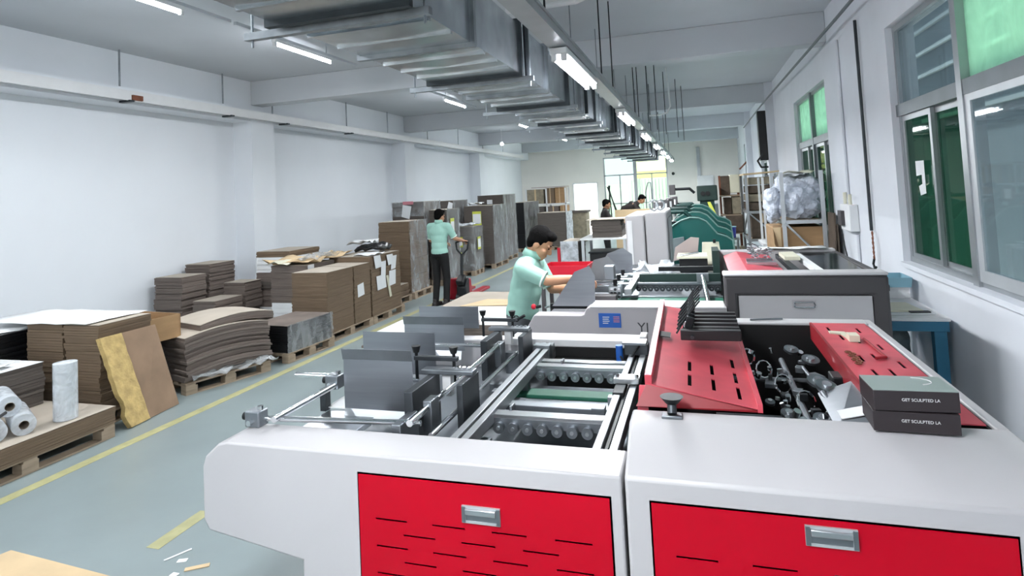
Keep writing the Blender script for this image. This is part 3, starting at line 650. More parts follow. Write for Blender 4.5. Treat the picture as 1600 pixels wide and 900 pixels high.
# P group
def wrapped(label, x0, x1, y0, y1, z1, n=3, mat='card_dark', plabel=None, wraps='x', wm='wrap'):
    pallet((x0 + x1) / 2, (y0 + y1) / 2, x1 - x0 + .02, y1 - y0 + .02, plabel)
    o = stack(label, x0, x1, y0, y1, .12, z1, n, mat, .003, .004, name='wrapped_load', group='film wrapped pallet loads')
    wrap_on(o, x0, x1, y0, y1, .126, z1, wm, 0, wraps); return o
wrapped('slim film wrapped load right behind the walking man', -5.55, -5.16, 11.9, 12.6, 1.62, 3, 'card_dark', 'wooden pallet under the slim wrapped load')
wrapped('short film wrapped load with yellow bordered labels', -5.68, -5.1, 13.32, 13.95, 1.15, 2, 'card_dark', 'wooden pallet under the short labelled load', 'xy', 'wrap_clear')
wrapped('dark tall load with one yellow bordered label', -5.82, -5.04, 14.6, 15.75, 1.61, 3, 'card_dark', 'wooden pallet under the dark labelled load')
wrapped('highest wrapped load of the left row', -5.95, -5.2, 16.0, 17.2, 1.87, 4, 'card_dark', 'wooden pallet under the highest wrapped load')
wrapped('half hidden load with small paper behind the slim wrapped one', -6.7, -5.95, 14.2, 15.2, 1.78, 3, 'card_dark', 'wooden pallet under the half hidden load')
wrapped('black and clear wrapped load near the far left corner', -5.72, -5.32, 18.5, 20.4, 1.58, 3, 'black_card', 'wooden pallet under the black and clear load', 'x', 'wrap_clear')
def label_card(label, x, y, z, w_, h_, axis='y'):
    o = thing('shipping_label', label, 'label', (x, y, z), 'yellow bordered labels on wrapped loads')
    if axis == 'y':
        MB().box((x, y - .004, z), (x + w_, y, z + h_)).build('sheet', 'label_yellow', o); MB().box((x + .012, y - .006, z + h_ * .17), (x + w_ - .012, y - .004, z + h_ * .83)).build('print_area', 'label_white', o)
    else:
        MB().box((x, y, z), (x + .004, y + w_, z + h_)).build('sheet', 'label_yellow', o); MB().box((x + .004, y + .012, z + h_ * .17), (x + .006, y + w_ - .012, z + h_ * .83)).build('print_area', 'label_white', o)
label_card('yellow bordered label on the dark tall load', -5.58, 14.578, 1.1, .24, .37)
label_card('yellow bordered label, upper one on the short load', -5.6, 13.29, .68, .24, .24)
label_card('yellow bordered label, lower one on the short load', -5.6, 13.29, .2, .2, .36)
label_card('narrow yellow bordered label on the slim wrapped load', -5.125, 12.05, 1.0, .2, .42, 'x')
label_card('yellow bordered label on the aisle side of the short load', -5.065, 13.5, .6, .2, .3, 'x')
drape('white crumpled film on top of the short labelled load', -5.7, -5.1, 13.3, 13.95, 1.17, 'wrap_white', .07, name='crumpled_film', cat='plastic film', nx=7, ny=6)
drape('white crumpled film between the tall wrapped loads', -5.7, -5.35, 14.62, 14.9, 1.63, 'sheet_white', .08, name='crumpled_film', cat='plastic film', nx=5, ny=4)
paper('small white paper on the half hidden load', [(-6.1, 14.17, 1.6), (-5.96, 14.17, 1.56), (-5.94, 14.17, 1.72), (-6.05, 14.17, 1.76)])
paper('small white paper on the front of the highest load', [(-5.66, 15.98, 1.62), (-5.5, 15.98, 1.62), (-5.5, 15.98, 1.74), (-5.66, 15.98, 1.74)])
# far left corner
pallet(-4.55, 19.5, 1.0, 1.0, 'wooden pallet under the large brown carton block')
o = stack('large brown carton block with white film side near the far door', -5.02, -4.08, 19.0, 20.0, .12, 1.2, 2, 'card_dark', .002, .003, name='carton_block'); wrap_on(o, -5.02, -4.08, 19.0, 20.0, .12, 1.2, 'wrap_white', 0, 'x')
rk = thing('goods_shelf', 'white frame shelf with cartons near the far door', 'shelf', (-5.2, 21.3, 0))
for x in (-5.95, -5.2, -4.5):
    for y in (21.0, 21.6): MB().box((x, y, 0), (x + .05, y + .05, 2.0)).build('post', 'paint_white', rk)
for z in (.4, 1.0, 1.42): MB().box((-5.95, 21.0, z), (-4.45, 21.65, z + .04)).build('shelf_board', 'paint_white', rk)
for i, (x, w_, z, h_, m_) in enumerate([(-5.9, .62, 1.46, .52, 'goods'), (-5.2, .32, 1.46, .55, 'card_brown'), (-4.86, .33, 1.46, .56, 'kraft'), (-5.15, .4, 1.05, .3, 'card'), (-4.7, .25, 1.05, .32, 'kraft'), (-5.88, .6, 1.05, .3, 'card_dark')]):
    o = thing('carton', ['grey green carton at the left of the shelf top', 'brown carton in the middle of the shelf top', 'kraft carton at the right of the shelf top', 'brown carton on the second shelf board', 'kraft carton at the right of the second shelf board', 'dark carton at the left of the second shelf board'][i], 'box', (x, 21.3, z), 'cartons on the far shelf')
    MB().box((x, 21.04, z), (x + w_, 21.5, z + h_)).build('body', m_, o, .008); MB().box((x + w_ * .45, 21.035, z), (x + w_ * .55, 21.5, z + h_ + .002)).build('tape', 'kraft_light', o)
tag(MB().slab([(-5.7, 20.95, 2.06), (-4.45, 20.95, 2.06), (-4.45, 21.6, 2.06), (-5.7, 21.6, 2.06)], .03).build('top_board', 'pinkish'), 'pinkish flat board lying over the shelf cartons', 'board')
o = thing('far_crate', 'dark crate stack right of the large brown carton block', 'crate', (-4.3, 22.3, 0)); MB().box((-4.65, 22, 0), (-3.95, 22.7, 1.05)).build('body', 'goods', o, .01); MB().box((-4.7, 21.95, 1.05), (-3.9, 22.75, 1.12)).build('lid', 'card_dark', o)
# sheets on the floor at left front
tag(MB().slab([(-4.1, 1.9, .006), (-2.95, 1.9, .006), (-3.02, 2.46, .006), (-3.88, 2.52, .006)], .005).build('floor_cardboard', 'kraft_light'), 'flat kraft cardboard sheet lying on the floor at bottom left', 'cardboard')
for i, (x, y, l, a) in enumerate([(-2.86, 2.70, .14, 1.1), (-2.79, 2.66, .05, .4), (-2.66, 2.63, .12, .6), (-3.3, 3.55, .03, 0), (-2.95, 4.1, .05, .5), (-2.73, 2.55, .04, 0)]):
    tag(MB().cbox((x, y, .003), (l, .012 if i == 0 else .03, .004), a).build('paper_scrap', 'kraft_light' if i == 2 else 'label_white'), ['thin white paper strip on the floor by the front machine', 'white crumb beside the thin paper strip', 'beige cardboard scrap near the bottom edge', 'tiny white scrap in the middle of the aisle', 'white scrap in the aisle beside the front machine nose', 'white speck on the floor near the bottom edge'][i], 'scrap')

# ================================================================== MACHINES
def pull(o, x, y, z, w_=.135, h_=.056):
    """flush pull handle let into a door that faces -Y"""
    h = MB().grid([(x - w_ / 2, y - .006, z - h_ / 2), (x + w_ / 2, y - .006, z - h_ / 2), (x + w_ / 2, y - .006, z + h_ / 2), (x - w_ / 2, y - .006, z + h_ / 2)], [], [], [(.1, .9, .13, .87)], .006).build('handle', 'frame_light', o)
    MB().box((x - w_ * .4, y - .003, z - h_ * .37), (x + w_ * .4, y - .001, z + h_ * .37)).build('recess', 'steel_dull', h)
    MB().box((x - w_ * .4, y - .014, z + h_ * .02), (x + w_ * .4, y - .003, z + h_ * .37)).build('grip', 'steel', h, .003)
    for e in (-1, 1): MB().box((x + e * w_ * .45 - .006, y - .009, z - h_ * .45), (x + e * w_ * .45 + .006, y - .006, z + h_ * .45)).build('end_piece', 'steel_dull', h)
    return h
def slot_door(o, x0, x1, z0, z1, y, mat, first=.775, handle=None, slots=True):
    hs = []
    if slots:
        for r in range(12):
            z = first - .046 * r
            if z < z0 + .05: break
            for k in range(4 if r % 2 == 0 else 3):
                xs = x0 + .065 + .215 * k + (.105 if r % 2 else 0)
                hs.append(((xs - x0) / (x1 - x0), (xs + .12 - x0) / (x1 - x0), (z - z0) / (z1 - z0), (z + .0065 - z0) / (z1 - z0)))
    MB().box((x0 - .006, y, z0 - .006), (x1 + .006, y + .004, z1 + .006)).build('door_gap', 'void', o)  # black plate painting the dark interior behind slots and door edge
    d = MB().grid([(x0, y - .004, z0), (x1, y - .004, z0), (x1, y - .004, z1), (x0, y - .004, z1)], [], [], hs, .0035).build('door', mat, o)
    if handle: pull(d, handle[0], y - .004, handle[1])
    return d
m1 = thing('gluing_machine', 'nearest grey carton gluing machine with red vented doors', 'machine', (-.5, 2.8, 0))
# left section
prof = [(-1.46, .04), (-1.46, .60), (-1.88, .66), (-1.905, .70), (-1.905, .90), (-1.89, .94), (-1.83, .99), (-1.79, 1.0), (-.283, 1.0), (-.283, .04)]
MB().prism(prof, 'y', 1.92, 2.12).build('side_panel', 'machine', m1, .008)
slot_door(m1, -1.213, -.322, .1, .932, 1.92, 'machine_red', .782, (-.752, .838))
MB().prism([(-1.46, .04), (-1.46, .6), (-1.80, .68), (-1.80, .97), (-1.2, .985), (-.34, .985), (-.34, .04)], 'y', 3.62, 3.74).build('rear_panel', 'machine', m1, .006)
MB().box((-1.17, 3.60, .955), (-.34, 3.76, 1.0)).build('rear_rail', 'paint_white', m1, .006)
MB().box((-.37, 3.55, .97), (-.33, 3.66, 1.04)).build('rail_end', 'paint_white', m1, .005)
MB().box((-1.42, 2.12, .1), (-1.38, 3.62, .72)).build('end_plate', 'machine_grey', m1)
MB().box((-1.05, 2.12, .72), (-.29, 3.62, .76)).build('bed_plate', 'steel_dull', m1)
MB().box((-1.85, 2.13, .80), (-1.05, 3.6, .82)).build('feed_tray', 'steel_dull', m1)
MB().box((-.88, 3.36, .76), (-.3, 3.6, .9)).build('drive_cover', 'void', m1); MB().box((-.88, 3.60, .76), (-.35, 3.618, .953)).build('liner', 'void', m1)  # black liner paints in the dark of the cavity behind the wheels
for x, zz in ((-.945, .96), (-.9, .96), (-.40, .955), (-.34, .955)): MB().box((x - .016, 2.125, zz - .03), (x + .016, 3.615, zz + .022)).build('guide_rail', 'aluminium', m1, .003)
for x in (-.9225, -.37): MB().box((x - .006, 2.125, .93), (x + .006, 3.61, .965)).build('rail_groove', 'iron', m1)
def wheel_row(o, x0, x1, n, y, z, r=.023, mats=('steel', 'steel_dull')):
    MB().box((x0 - .03, y - .005, z - .005), (x1 + .03, y + .05, z + .022)).build('wheel_bar', mats[0], o, .002)
    MB().box((x0 - .03, y - .006, z - .03), (x1 + .03, y + .002, z + .006)).build('wheel_bar_flange', mats[1], o)
    for k in range(n):
        x = x0 + (x1 - x0) * k / (n - 1)
        wh = MB().tube((x, y - .028, z - .028), (x, y - .006, z - .028), r, n=18).build('wheel', mats[1], o, .002)
        MB().tube((x, y - .034, z - .028), (x, y - .028, z - .028), r * .35, n=8).build('axle_bolt', mats[0], wh)
wheel_row(m1, -.86, -.42, 8, 2.46, .945)
wheel_row(m1, -.86, -.42, 8, 3.17, .945)
MB().box((-.9, 2.66, .90), (-.40, 2.72, .935)).build('cross_bar', 'steel_dull', m1, .003)
MB().box((-.88, 2.74, .86), (-.42, 2.94, .868)).build('guide_plate', 'brushed', m1)
MB().box((-1.0, 2.95, .866), (-.3, 3.05, .885)).build('conveyor_belt', 'belt_green', m1, .004)
MB().box((-1.0, 2.2, .80), (-.3, 2.4, .808)).build('guide_plate', 'brushed', m1)
MB().box((-.86, 3.06, .862), (-.42, 3.14, .87)).build('guide_plate', 'brushed', m1)
MB().box((-.9, 3.28, .93), (-.42, 3.33, .96)).build('cross_bar', 'steel', m1, .003)
MB().box((-.9, 3.42, .84), (-.3, 3.47, .88)).build('cross_bar', 'steel_dark', m1, .003)
for x, y, a, b, z0, z1 in ((-.83, 2.5, .012, .05, .95, .985), (-.76, 3.21, .012, .05, .95, .985), (-.93, 2.34, .06, .04, .8, .9), (-.5, 2.63, .06, .05, .92, .95), (-.44, 2.72, .035, .04, .87, .97), (-1.0, 2.75, .07, .05, .9, .96), (-.95, 3.0, .06, .05, .88, .97), (-.98, 3.45, .1, .06, .9, 1.0), (-1.12, 3.35, .09, .05, .86, .98), (-1.08, 2.95, .1, .04, .88, .93)):
    MB().box((x, y, z0), (x + a, y + b, z1)).build('bracket', 'steel_dull', m1, .003)
MB().box((-.43, 2.86, .985), (-.31, 2.94, 1.01)).build('rail_clamp', 'steel', m1, .003); MB().box((-.42, 2.74, .9), (-.37, 2.9, .985)).build('rail_clamp', 'iron', m1, .003)
for x in (-.415, -.325): MB().tube((x, 2.9, 1.01), (x, 2.9, 1.022), .01, n=8).build('clamp_bolt', 'chrome', m1)
v = MB().box((-.44, 3.40, .97), (-.31, 3.48, 1.03)).build('air_valve', 'steel_dark', m1, .004)
MB().tube((-.47, 3.42, .93), (-.47, 3.42, 1.02), .02, n=12).build('solenoid', 'blue_sign', v); MB().path([(-.46, 3.38, .97), (-.43, 3.33, .93), (-.38, 3.36, 1.0), (-.35, 3.42, 1.03)], .006, 6).build('air_hose', 'iron', v)
MB().box((-.45, 3.39, 1.03), (-.32, 3.49, 1.042)).build('valve_plate', 'steel_dull', v)
# side guides with rods and plates on the feeder
def rod(a, b, r=.012, m='chrome', name='guide_rod'): MB().tube(a, b, r, n=14).build(name, m, m1)
rod((-1.12, 2.14, 1.03), (-1.12, 3.25, 1.05), .014); rod((-1.04, 2.16, .98), (-1.04, 3.3, .99), .012)
rod((-1.69, 2.07, 1.035), (-1.69, 3.5, 1.045), .013); rod((-1.95, 2.56, 1.06), (-1.3, 2.60, 1.045), .011); rod((-1.80, 2.10, 1.025), (-1.1, 2.2, 1.01), .011)
rod((-1.72, 3.3, 1.03), (-1.12, 3.3, 1.03), .011)
for x, y, z in ((-1.79, 2.09, 1.03), (-1.71, 2.53, 1.045)):
    c_ = MB().box((x - .035, y - .03, z - .03), (x + .035, y + .03, z + .035)).build('rod_clamp', 'steel_dull', m1, .006)
    MB().tube((x - .06, y, z + .005), (x - .03, y, z + .005), .016, n=12).build('clamp_knob', 'iron', c_); MB().tube((x + .02, y, z + .03), (x + .02, y, z + .05), .012, n=10).build('clamp_knob', 'chrome', c_)
    MB().tube((x, y - .05, z - .005), (x, y - .025, z - .005), .012, n=10).build('clamp_bolt', 'chrome', c_)
MB().box((-1.76, 2.48, .92), (-1.73, 2.52, 1.02)).build('bracket', 'steel_dark', m1)
MB().box((-1.72, 2.22, .90), (-1.45, 2.5, .925)).build('side_shelf', 'steel', m1, .003); MB().box((-1.74, 2.5, .93), (-1.58, 2.66, .935)).build('side_shelf', 'paint_white', m1)
MB().box((-1.66, 2.13, .93), (-1.54, 2.2, .94)).build('side_shelf', 'paint_white', m1)
def hopper_plate(x0, x1, y, z0, z1, back):
    MB().box((x0, y - .003, z0 + .05), (x1, y, z1 - .05)).build('hopper_plate', 'brushed', m1)
    MB().slab([(x0 - .005, y - .001, z1 - .052), (x1, y - .001, z1 - .052), (x1, y - .012, z1), (x0 - .005, y - .012, z1)], .003).build('plate_lip', 'steel_dull', m1)
    MB().slab([(x0, y - .02, z0), (x1 - .02, y - .02, z0), (x1 - .02, y, z0 + .05), (x0, y, z0 + .05)], .003).build('plate_foot', 'steel', m1)
    if back: MB().box((back[0], y + .36, z0 + .1), (back[1], y + .364, z1 - .01)).build('rear_plate', 'brushed', m1)
hopper_plate(-1.605, -1.255, 2.45, .905, 1.225, (-1.72, -1.31)); hopper_plate(-1.785, -1.39, 3.40, .92, 1.172, (-1.86, -1.43))
for y0, z in ((2.28, 1.10), (3.2, 1.08)):
    # carriage: two upright plates, top bar, adjusting screw with arm
    MB().box((-1.215, y0, .86), (-1.175, y0 + .28, z)).build('carriage_plate', 'steel_dark', m1, .004)
    MB().box((-1.03, y0 + .12, .84), (-1.0, y0 + .32, z)).build('carriage_plate', 'steel_dark', m1, .004)
    MB().box((-1.25, y0 + .24, z), (-1.0, y0 + .3, z + .02)).build('carriage_bar', 'steel_dull', m1, .003)
    MB().box((-1.32, y0 + .31, z + .04), (-1.1, y0 + .335, z + .06)).build('adjuster_arm', 'steel_dark', m1, .003)
    for x in (-1.31, -1.12):
        k_ = MB().tube((x, y0 + .32, z - .05), (x, y0 + .32, z + .075), .008, n=8).build('adjusting_screw', 'iron', m1); MB().tube((x, y0 + .32, z + .075), (x, y0 + .32, z + .105), .014, .022, n=12).build('screw_knob', 'black_plastic', k_)
    for i in range(4): MB().tube((-1.1 + .025 * i, y0 + .27, z + .02), (-1.1 + .025 * i, y0 + .27, z + .03), .008, n=8).build('clamp_bolt', 'chrome', m1)
    MB().box((-1.14, y0 + .02, .93), (-1.10, y0 + .1, 1.06)).build('rod_support', 'steel_dull', m1, .004); MB().box((-1.155, y0 + .26, 1.0), (-1.115, y0 + .3, 1.09)).build('scale_label', 'paint_white', m1)
MB().box((-1.2, 2.14, .84), (-1.16, 2.3, 1.02)).build('rod_support', 'steel_dull', m1, .004)
# right section
MB().prism([(1.92, .04), (1.92, 1.0), (2.12, 1.10), (2.235, 1.10), (2.235, .04)], 'x', -.272, .872).build('side_panel', 'machine', m1, .01)
slot_door(m1, -.194, .742, .1, .932, 1.92, 'machine_red', .778, (.30, .888))
MB().prism([(3.68, .04), (3.68, 1.10), (3.80, 1.10), (3.80, .04)], 'x', .12, .84).build('rear_panel', 'machine', m1, .008)
MB().box((.835, 2.235, .04), (.872, 3.8, 1.098)).build('end_panel', 'machine', m1, .006)
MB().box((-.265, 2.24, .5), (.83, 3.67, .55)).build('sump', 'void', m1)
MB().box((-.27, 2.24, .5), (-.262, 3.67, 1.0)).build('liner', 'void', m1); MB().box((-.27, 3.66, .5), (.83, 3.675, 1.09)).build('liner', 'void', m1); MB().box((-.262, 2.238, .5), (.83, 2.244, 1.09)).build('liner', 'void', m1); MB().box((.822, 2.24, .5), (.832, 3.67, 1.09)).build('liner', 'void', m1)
def guard(c4, slots, mat, name='guard'):
    g_ = MB().grid(c4, [], [], slots, .004).build(name, mat, m1); return g_
LR, UR, UL, LL = (.165, 2.25, 1.115), (.152, 3.6, 1.13), (-.24, 3.6, 1.212), (-.226, 2.30, 1.172)
def sl(u, v, du=.035, dv=.075): return (u, u + du, v, v + dv)
g1 = guard([LL, LR, UR, UL], [sl(.38, .06, .035, .095), sl(.38, .19, .035, .095), sl(.60, .065, .035, .095), sl(.60, .2, .035, .095), sl(.82, .04, .035, .095), sl(.82, .17, .035, .095), sl(.82, .31, .035, .095)], 'guard_red')
V = Vector
MB().slab([V(LL) + V((-.003, 0, .03)), V(LL) + V((.022, 0, .03)), V(UL) + V((.022, 0, .03)), V(UL) + V((-.003, 0, .03))], .04).build('guard_lip', 'guard_red', g1)
MB().slab([V(LR) + V((-.012, 0, .018)), V(LR) + V((.004, 0, .018)), V(UR) + V((.004, 0, .018)), V(UR) + V((-.012, 0, .018))], .03).build('guard_lip', 'guard_red', g1)
MB().slab([(-.22, 2.9, 1.205), (-.16, 2.9, 1.197), (-.16, 2.98, 1.2), (-.22, 2.98, 1.208)], .003).build('opening', 'void', g1)
MB().slab([(-.262, 2.262, 1.10), (.16, 2.262, 1.10), (.16, 2.262, 1.108), (-.225, 2.30, 1.168)], .006).build('guard_front', 'guard_dark', m1)
MB().slab([(-.268, 2.258, 1.0), (-.22, 2.258, 1.0), (-.22, 2.3, 1.165), (-.25, 2.3, 1.165)], .006).build('guard_post', 'guard_red', m1)
kn = MB().box((-.165, 2.15, 1.10), (-.095, 2.19, 1.112)).build('latch_plate', 'steel_dull', m1, .003)
MB().tube((-.13, 2.17, 1.112), (-.13, 2.19, 1.145), .016, n=14).build('latch_post', 'steel_dark', kn); MB().tube((-.13, 2.19, 1.143), (-.13, 2.19, 1.165), .022, .04, n=20).build('latch_knob', 'iron', kn)
g2 = guard([(.555, 2.25, 1.104), (.815, 2.25, 1.104), (.815, 3.67, 1.104), (.555, 3.67, 1.104)],
      [sl(u, v, .05, .07) for u, v in ((.2, .86), (.3, .74), (.72, .85), (.52, .7), (.3, .48), (.52, .5), (.78, .62), (.3, .33), (.55, .34), (.8, .42), (.42, .18), (.8, .22))], 'guard_red')
MB().box((.545, 2.25, 1.02), (.557, 3.67, 1.106)).build('guard_lip', 'guard_dark', g2)
MB().slab([(.40, 2.27, 1.05), (.55, 2.27, 1.085), (.55, 2.75, 1.075), (.42, 2.75, 1.02)], .006).build('inner_plate', 'brushed', m1)
MB().slab([(.43, 2.36, 1.06), (.53, 2.36, 1.085), (.53, 2.44, 1.085), (.43, 2.44, 1.06)], .003).build('inner_plate', 'paint_white', m1)
# folding mechanism inside the dark bay
rnd = random.Random(3)
for x, y, z, r, tl in ((.405, 3.36, 1.03, .035, .5), (.465, 3.18, 1.03, .04, .4), (.33, 3.08, .99, .022, .3), (.44, 2.85, 1.03, .045, .5), (.455, 2.76, 1.04, .042, .6), (.24, 2.8, .95, .02, .3), (.40, 2.55, .98, .035, .4), (.29, 2.62, .97, .03, .3), (.27, 2.45, .97, .025, .4)):
    a = V((x, y, z)); dv = V((math.sin(tl) * .3, -.3, 1)).normalized()
    d_ = MB().tube(a, a + dv * .012, r, n=22).build('folding_disc', 'steel_dull', m1); MB().tube(a + dv * .012, a + dv * .02, r * .45, n=14).build('disc_hub', 'chrome', d_)
for a, b, r in (((.42, 3.1, 1.02), (.44, 2.7, 1.02), .008), ((.435, 2.72, 1.03), (.47, 2.3, 1.0), .012), ((.36, 3.4, .97), (.36, 2.3, .95), .014), ((.02, 2.9, .85), (.8, 2.9, .85), .016), ((.1, 3.3, .9), (.8, 3.3, .9), .012), ((.5, 2.75, 1.02), (.36, 2.35, .97), .006)):
    MB().tube(a, b, r, n=10).build('shaft', 'steel_dull', m1)
for k in range(16):
    x, y = .26 + rnd.uniform(0, .22), 2.4 + rnd.uniform(0, .9)
    MB().cbox((x, y, .96 + rnd.uniform(-.03, .05)), (rnd.uniform(.015, .05), rnd.uniform(.015, .07), rnd.uniform(.01, .03)), rnd.uniform(0, 3)).build('linkage', 'steel_dull' if k % 3 else 'iron', m1, .002)
for k in range(34):
    x, y = .2 + rnd.uniform(0, .3), 2.32 + rnd.uniform(0, 1.15); a = V((x, y, .98 + rnd.uniform(-.04, .06))); dv = V((rnd.uniform(-.5, .5), rnd.uniform(-.6, .2), 1)).normalized(); r = rnd.uniform(.006, .016)
    MB().tube(a, a + dv * rnd.uniform(.008, .03), r, n=10).build('fastener', 'chrome' if k % 2 else 'steel', m1)
for k in range(5):
    a = V((.2 + .06 * k, 3.45 - .22 * k, .97)); MB().path([a + V((.035 * math.cos(t), .02 * math.sin(t), .035 * math.sin(t))) for t in [i * math.pi / 6 for i in range(13)]], .005, 5).build('spring_ring', 'chrome', m1)
MB().cbox((.53, 2.95, 1.0), (.05, .1, .08)).build('linkage', 'iron', m1, .006)

# things lying on the machine
o = thing('folding_blade_rack', 'row of black folding blades on rods lying on the red guard', 'tool rack', (-.02, 3.0, 1.19))
def gz(x, y): return 1.19 - .145 * x + .02 + .02 * (y - 2.9)
for k in range(6):
    y = 2.86 + .075 * k; z = gz(-.02, y) + .012
    MB().box((-.07, y - .012, z - .012), (.145, y + .02, z + .014 - .0)).build('blade', 'black_card' if k else 'black_plastic', o, .003)
    MB().cbox((-.075, y, z + .035), (.035, .022, .085), 0, .1, .35).build('holder', 'iron', o, .004)
    MB().tube((-.085, y - .01, z + .04), (-.085, y + .012, z + .04), .013, n=12).build('spring', 'steel', o)
    MB().tube((-.13, y, z + .0), (-.05, y + .03, z + .12), .004, n=6).build('pin', 'iron', o); MB().tube((-.12, y, z + .03), (-.02, y + .04, z + .14), .004, n=6).build('pin', 'iron', o)
MB().box((-.11, 2.80, gz(0, 2.8)), (.145, 2.84, gz(0, 2.8) + .045)).build('end_blade', 'black_plastic', o, .004)
MB().tube((-.06, 2.78, 1.225), (-.06, 3.3, 1.24), .008, n=8).build('rod', 'steel_dark', o)
def carton(label, z, lid):
    o = thing('product_box', label, 'box', (.595, 2.2, z)); T = RT(.597, 2.215, -1.5 if z < 1.15 else 2)
    w_, d_, h_ = .232, .15, .063
    MB(T).box((-w_ / 2, -d_ / 2, z), (w_ / 2, d_ / 2, z + h_ - .0015)).build('body', 'box_dark', o, .002)
    if lid:
        MB(T).box((-w_ / 2 + .001, -d_ / 2 + .001, z + h_ - .0015), (w_ / 2 - .001, d_ / 2 - .001, z + h_ + .0005)).build('lid_face', 'box_lid', o)
        pts = [(.03 + .045 * math.cos(t), .02 + .035 * math.sin(t)) for t in [math.radians(-75 + 15 * i) for i in range(12)]]
        MB(T).path([(x, y, z + h_ + .0008) for x, y in pts], .0018, 5).build('printed_arc', 'print', o)
    text_mesh('lettering', 'GET SCULPTED LA', .0125, 'print', T @ Matrix.Translation((.012, -d_ / 2 - .0006, z + h_ * .55)) @ FRONT, o)
carton('lower dark product box lettered GET SCULPTED LA', 1.1065, False); carton('upper dark product box with silvery lid lettered GET SCULPTED LA', 1.171, True)
tag(MB().tube((.245, 3.72, 1.107), (.42, 3.755, 1.107), .0055, n=8).build('metal_rod', 'steel_dull'), 'thin metal rod lying on the far rim of the front machine', 'rod')
o = thing('metal_bracket', 'pale bent metal bracket on the right red guard', 'bracket', (.65, 3.35, 1.105))
MB().prism([(.60, 3.42), (.60, 3.46), (.67, 3.44), (.69, 3.30), (.66, 3.30), (.645, 3.40)], 'z', 1.105, 1.112).build('arm', 'cream', o); MB().box((.655, 3.26, 1.105), (.70, 3.33, 1.135)).build('foot', 'cream', o)
tag(MB().path([(.725, 3.3, 1.111), (.735, 2.98, 1.111), (.69, 2.96, 1.111)], .006, 8).build('hex_key', 'guard_dark'), 'red L shaped hex key on the right red guard', 'tool')
o = thing('ring_cluster', 'small cluster of brass rings on the right red guard', 'rings', (.62, 2.98, 1.105))
for k in range(7): MB().path([(.605 + .012 * (k % 2) + .012 * math.cos(t), 3.06 - .03 * k + .012 * math.sin(t), 1.109) for t in [i * math.pi / 4 for i in range(9)]], .003, 5).build('ring', 'rust', o)

# second machine ----------------------------------------------------------
m2 = thing('feeder_machine', 'second grey gluing machine with blue label and dark cabinet', 'machine', (-.3, 5.3, 0))
MB().prism([(-1.36, .04), (-1.36, .80), (-1.27, .945), (-.90, .945), (-.875, .955), (-.865, .985), (-.85, 1.003), (-.82, 1.012), (.15, 1.012), (.15, .04)], 'y', 4.55, 4.70).build('side_panel', 'machine_grey', m2, .006)
MB().box((-.83, 4.545, 1.0), (.14, 4.8, 1.016)).build('top_rail', 'machine', m2, .006)
sg = MB().box((-.765, 4.543, .86), (-.60, 4.55, .965)).build('label_plate', 'blue_sign', m2)
for i, (x, z, w_) in enumerate(((-.735, .935, .05), (-.735, .92, .045), (-.735, .905, .05), (-.735, .89, .04))): MB().box((x, 4.5405, z), (x + w_, 4.543, z + .005)).build('print_line', 'print', sg)
for i in range(4): MB().box((-.655, 4.5405, .937 - .012 * i), (-.61, 4.543, .942 - .012 * i)).build('print_line', 'pink_print', sg)
text_mesh('lettering', 'YI', .1, 'print_dark', Matrix.Translation((-.44, 4.5485, .86)) @ FRONT, m2)
MB().prism([(-1.33, .3), (-1.33, .80), (-1.2, .93), (.15, .99), (.15, .3)], 'y', 6.3, 6.42).build('rear_panel', 'machine', m2)
MB().box((-1.25, 4.78, .86), (.15, 6.3, .88)).build('bed_plate', 'steel_dull', m2)
MB().prism([(-1.165, .98), (-.82, .98), (-.81, 1.22), (-.85, 1.295), (-.97, 1.25)], 'y', 4.735, 4.741).build('hopper_plate', 'brushed', m2)
MB().prism([(-1.0, 1.0), (-.75, 1.0), (-.72, 1.25), (-.77, 1.31), (-.9, 1.28)], 'y', 5.25, 5.256).build('hopper_plate', 'steel_dull', m2)
MB().prism([(-1.02, 1.0), (-.62, 1.0), (-.62, 1.27), (-.7, 1.33), (-.85, 1.28)], 'y', 5.75, 5.756).build('hopper_plate', 'brushed', m2)
MB().box((-.85, 4.8, .9), (-.66, 4.9, 1.05)).build('feed_block', 'dark_panel', m2, .005)
MB().box((-1.2, 4.8, .945), (-.9, 4.85, .985)).build('feed_rail', 'iron', m2, .004)
MB().box((-1.18, 4.9, .96), (-.86, 4.95, .975)).build('feed_rail', 'steel', m2); MB().tube((-1.25, 4.82, .95), (-.98, 4.82, 1.02), .008).build('feed_lever', 'chrome', m2)
eb = MB().tube((-1.29, 4.7, .975), (-1.25, 4.7, .985), .012).build('stop_button_post', 'iron', m2); MB().ball((-1.31, 4.7, .98), (.022, .022, .022)).build('stop_button', 'red_plastic', eb)
kk = MB().tube((-1.42, 4.6, .9), (-1.36, 4.6, .93), .012).build('handwheel_shaft', 'iron', m2); MB().path([(-1.43 + .022 * math.cos(t), 4.6, .905 + .022 * math.sin(t)) for t in [i * math.pi / 5 for i in range(11)]], .006, 6).build('handwheel', 'iron', kk)
for i, y in enumerate((4.95, 5.2, 5.5, 5.8)):
    MB().box((-.74, y, 1.0), (-.64, y + .12, 1.10)).build('clamp_block', 'steel_dull' if i % 2 else 'steel', m2, .006)
    MB().tube((-.9, y + .06, 1.10), (-.58, y + .06, 1.11), .012).build('guide_rod', 'chrome', m2)
    MB().tube((-.69, y + .06, 1.10), (-.69, y + .06, 1.15), .018).build('clamp_knob', 'iron', m2)
MB().box((-.76, 4.9, 1.16), (-.68, 5.0, 1.27)).build('clamp_block', 'steel_dull', m2, .005)
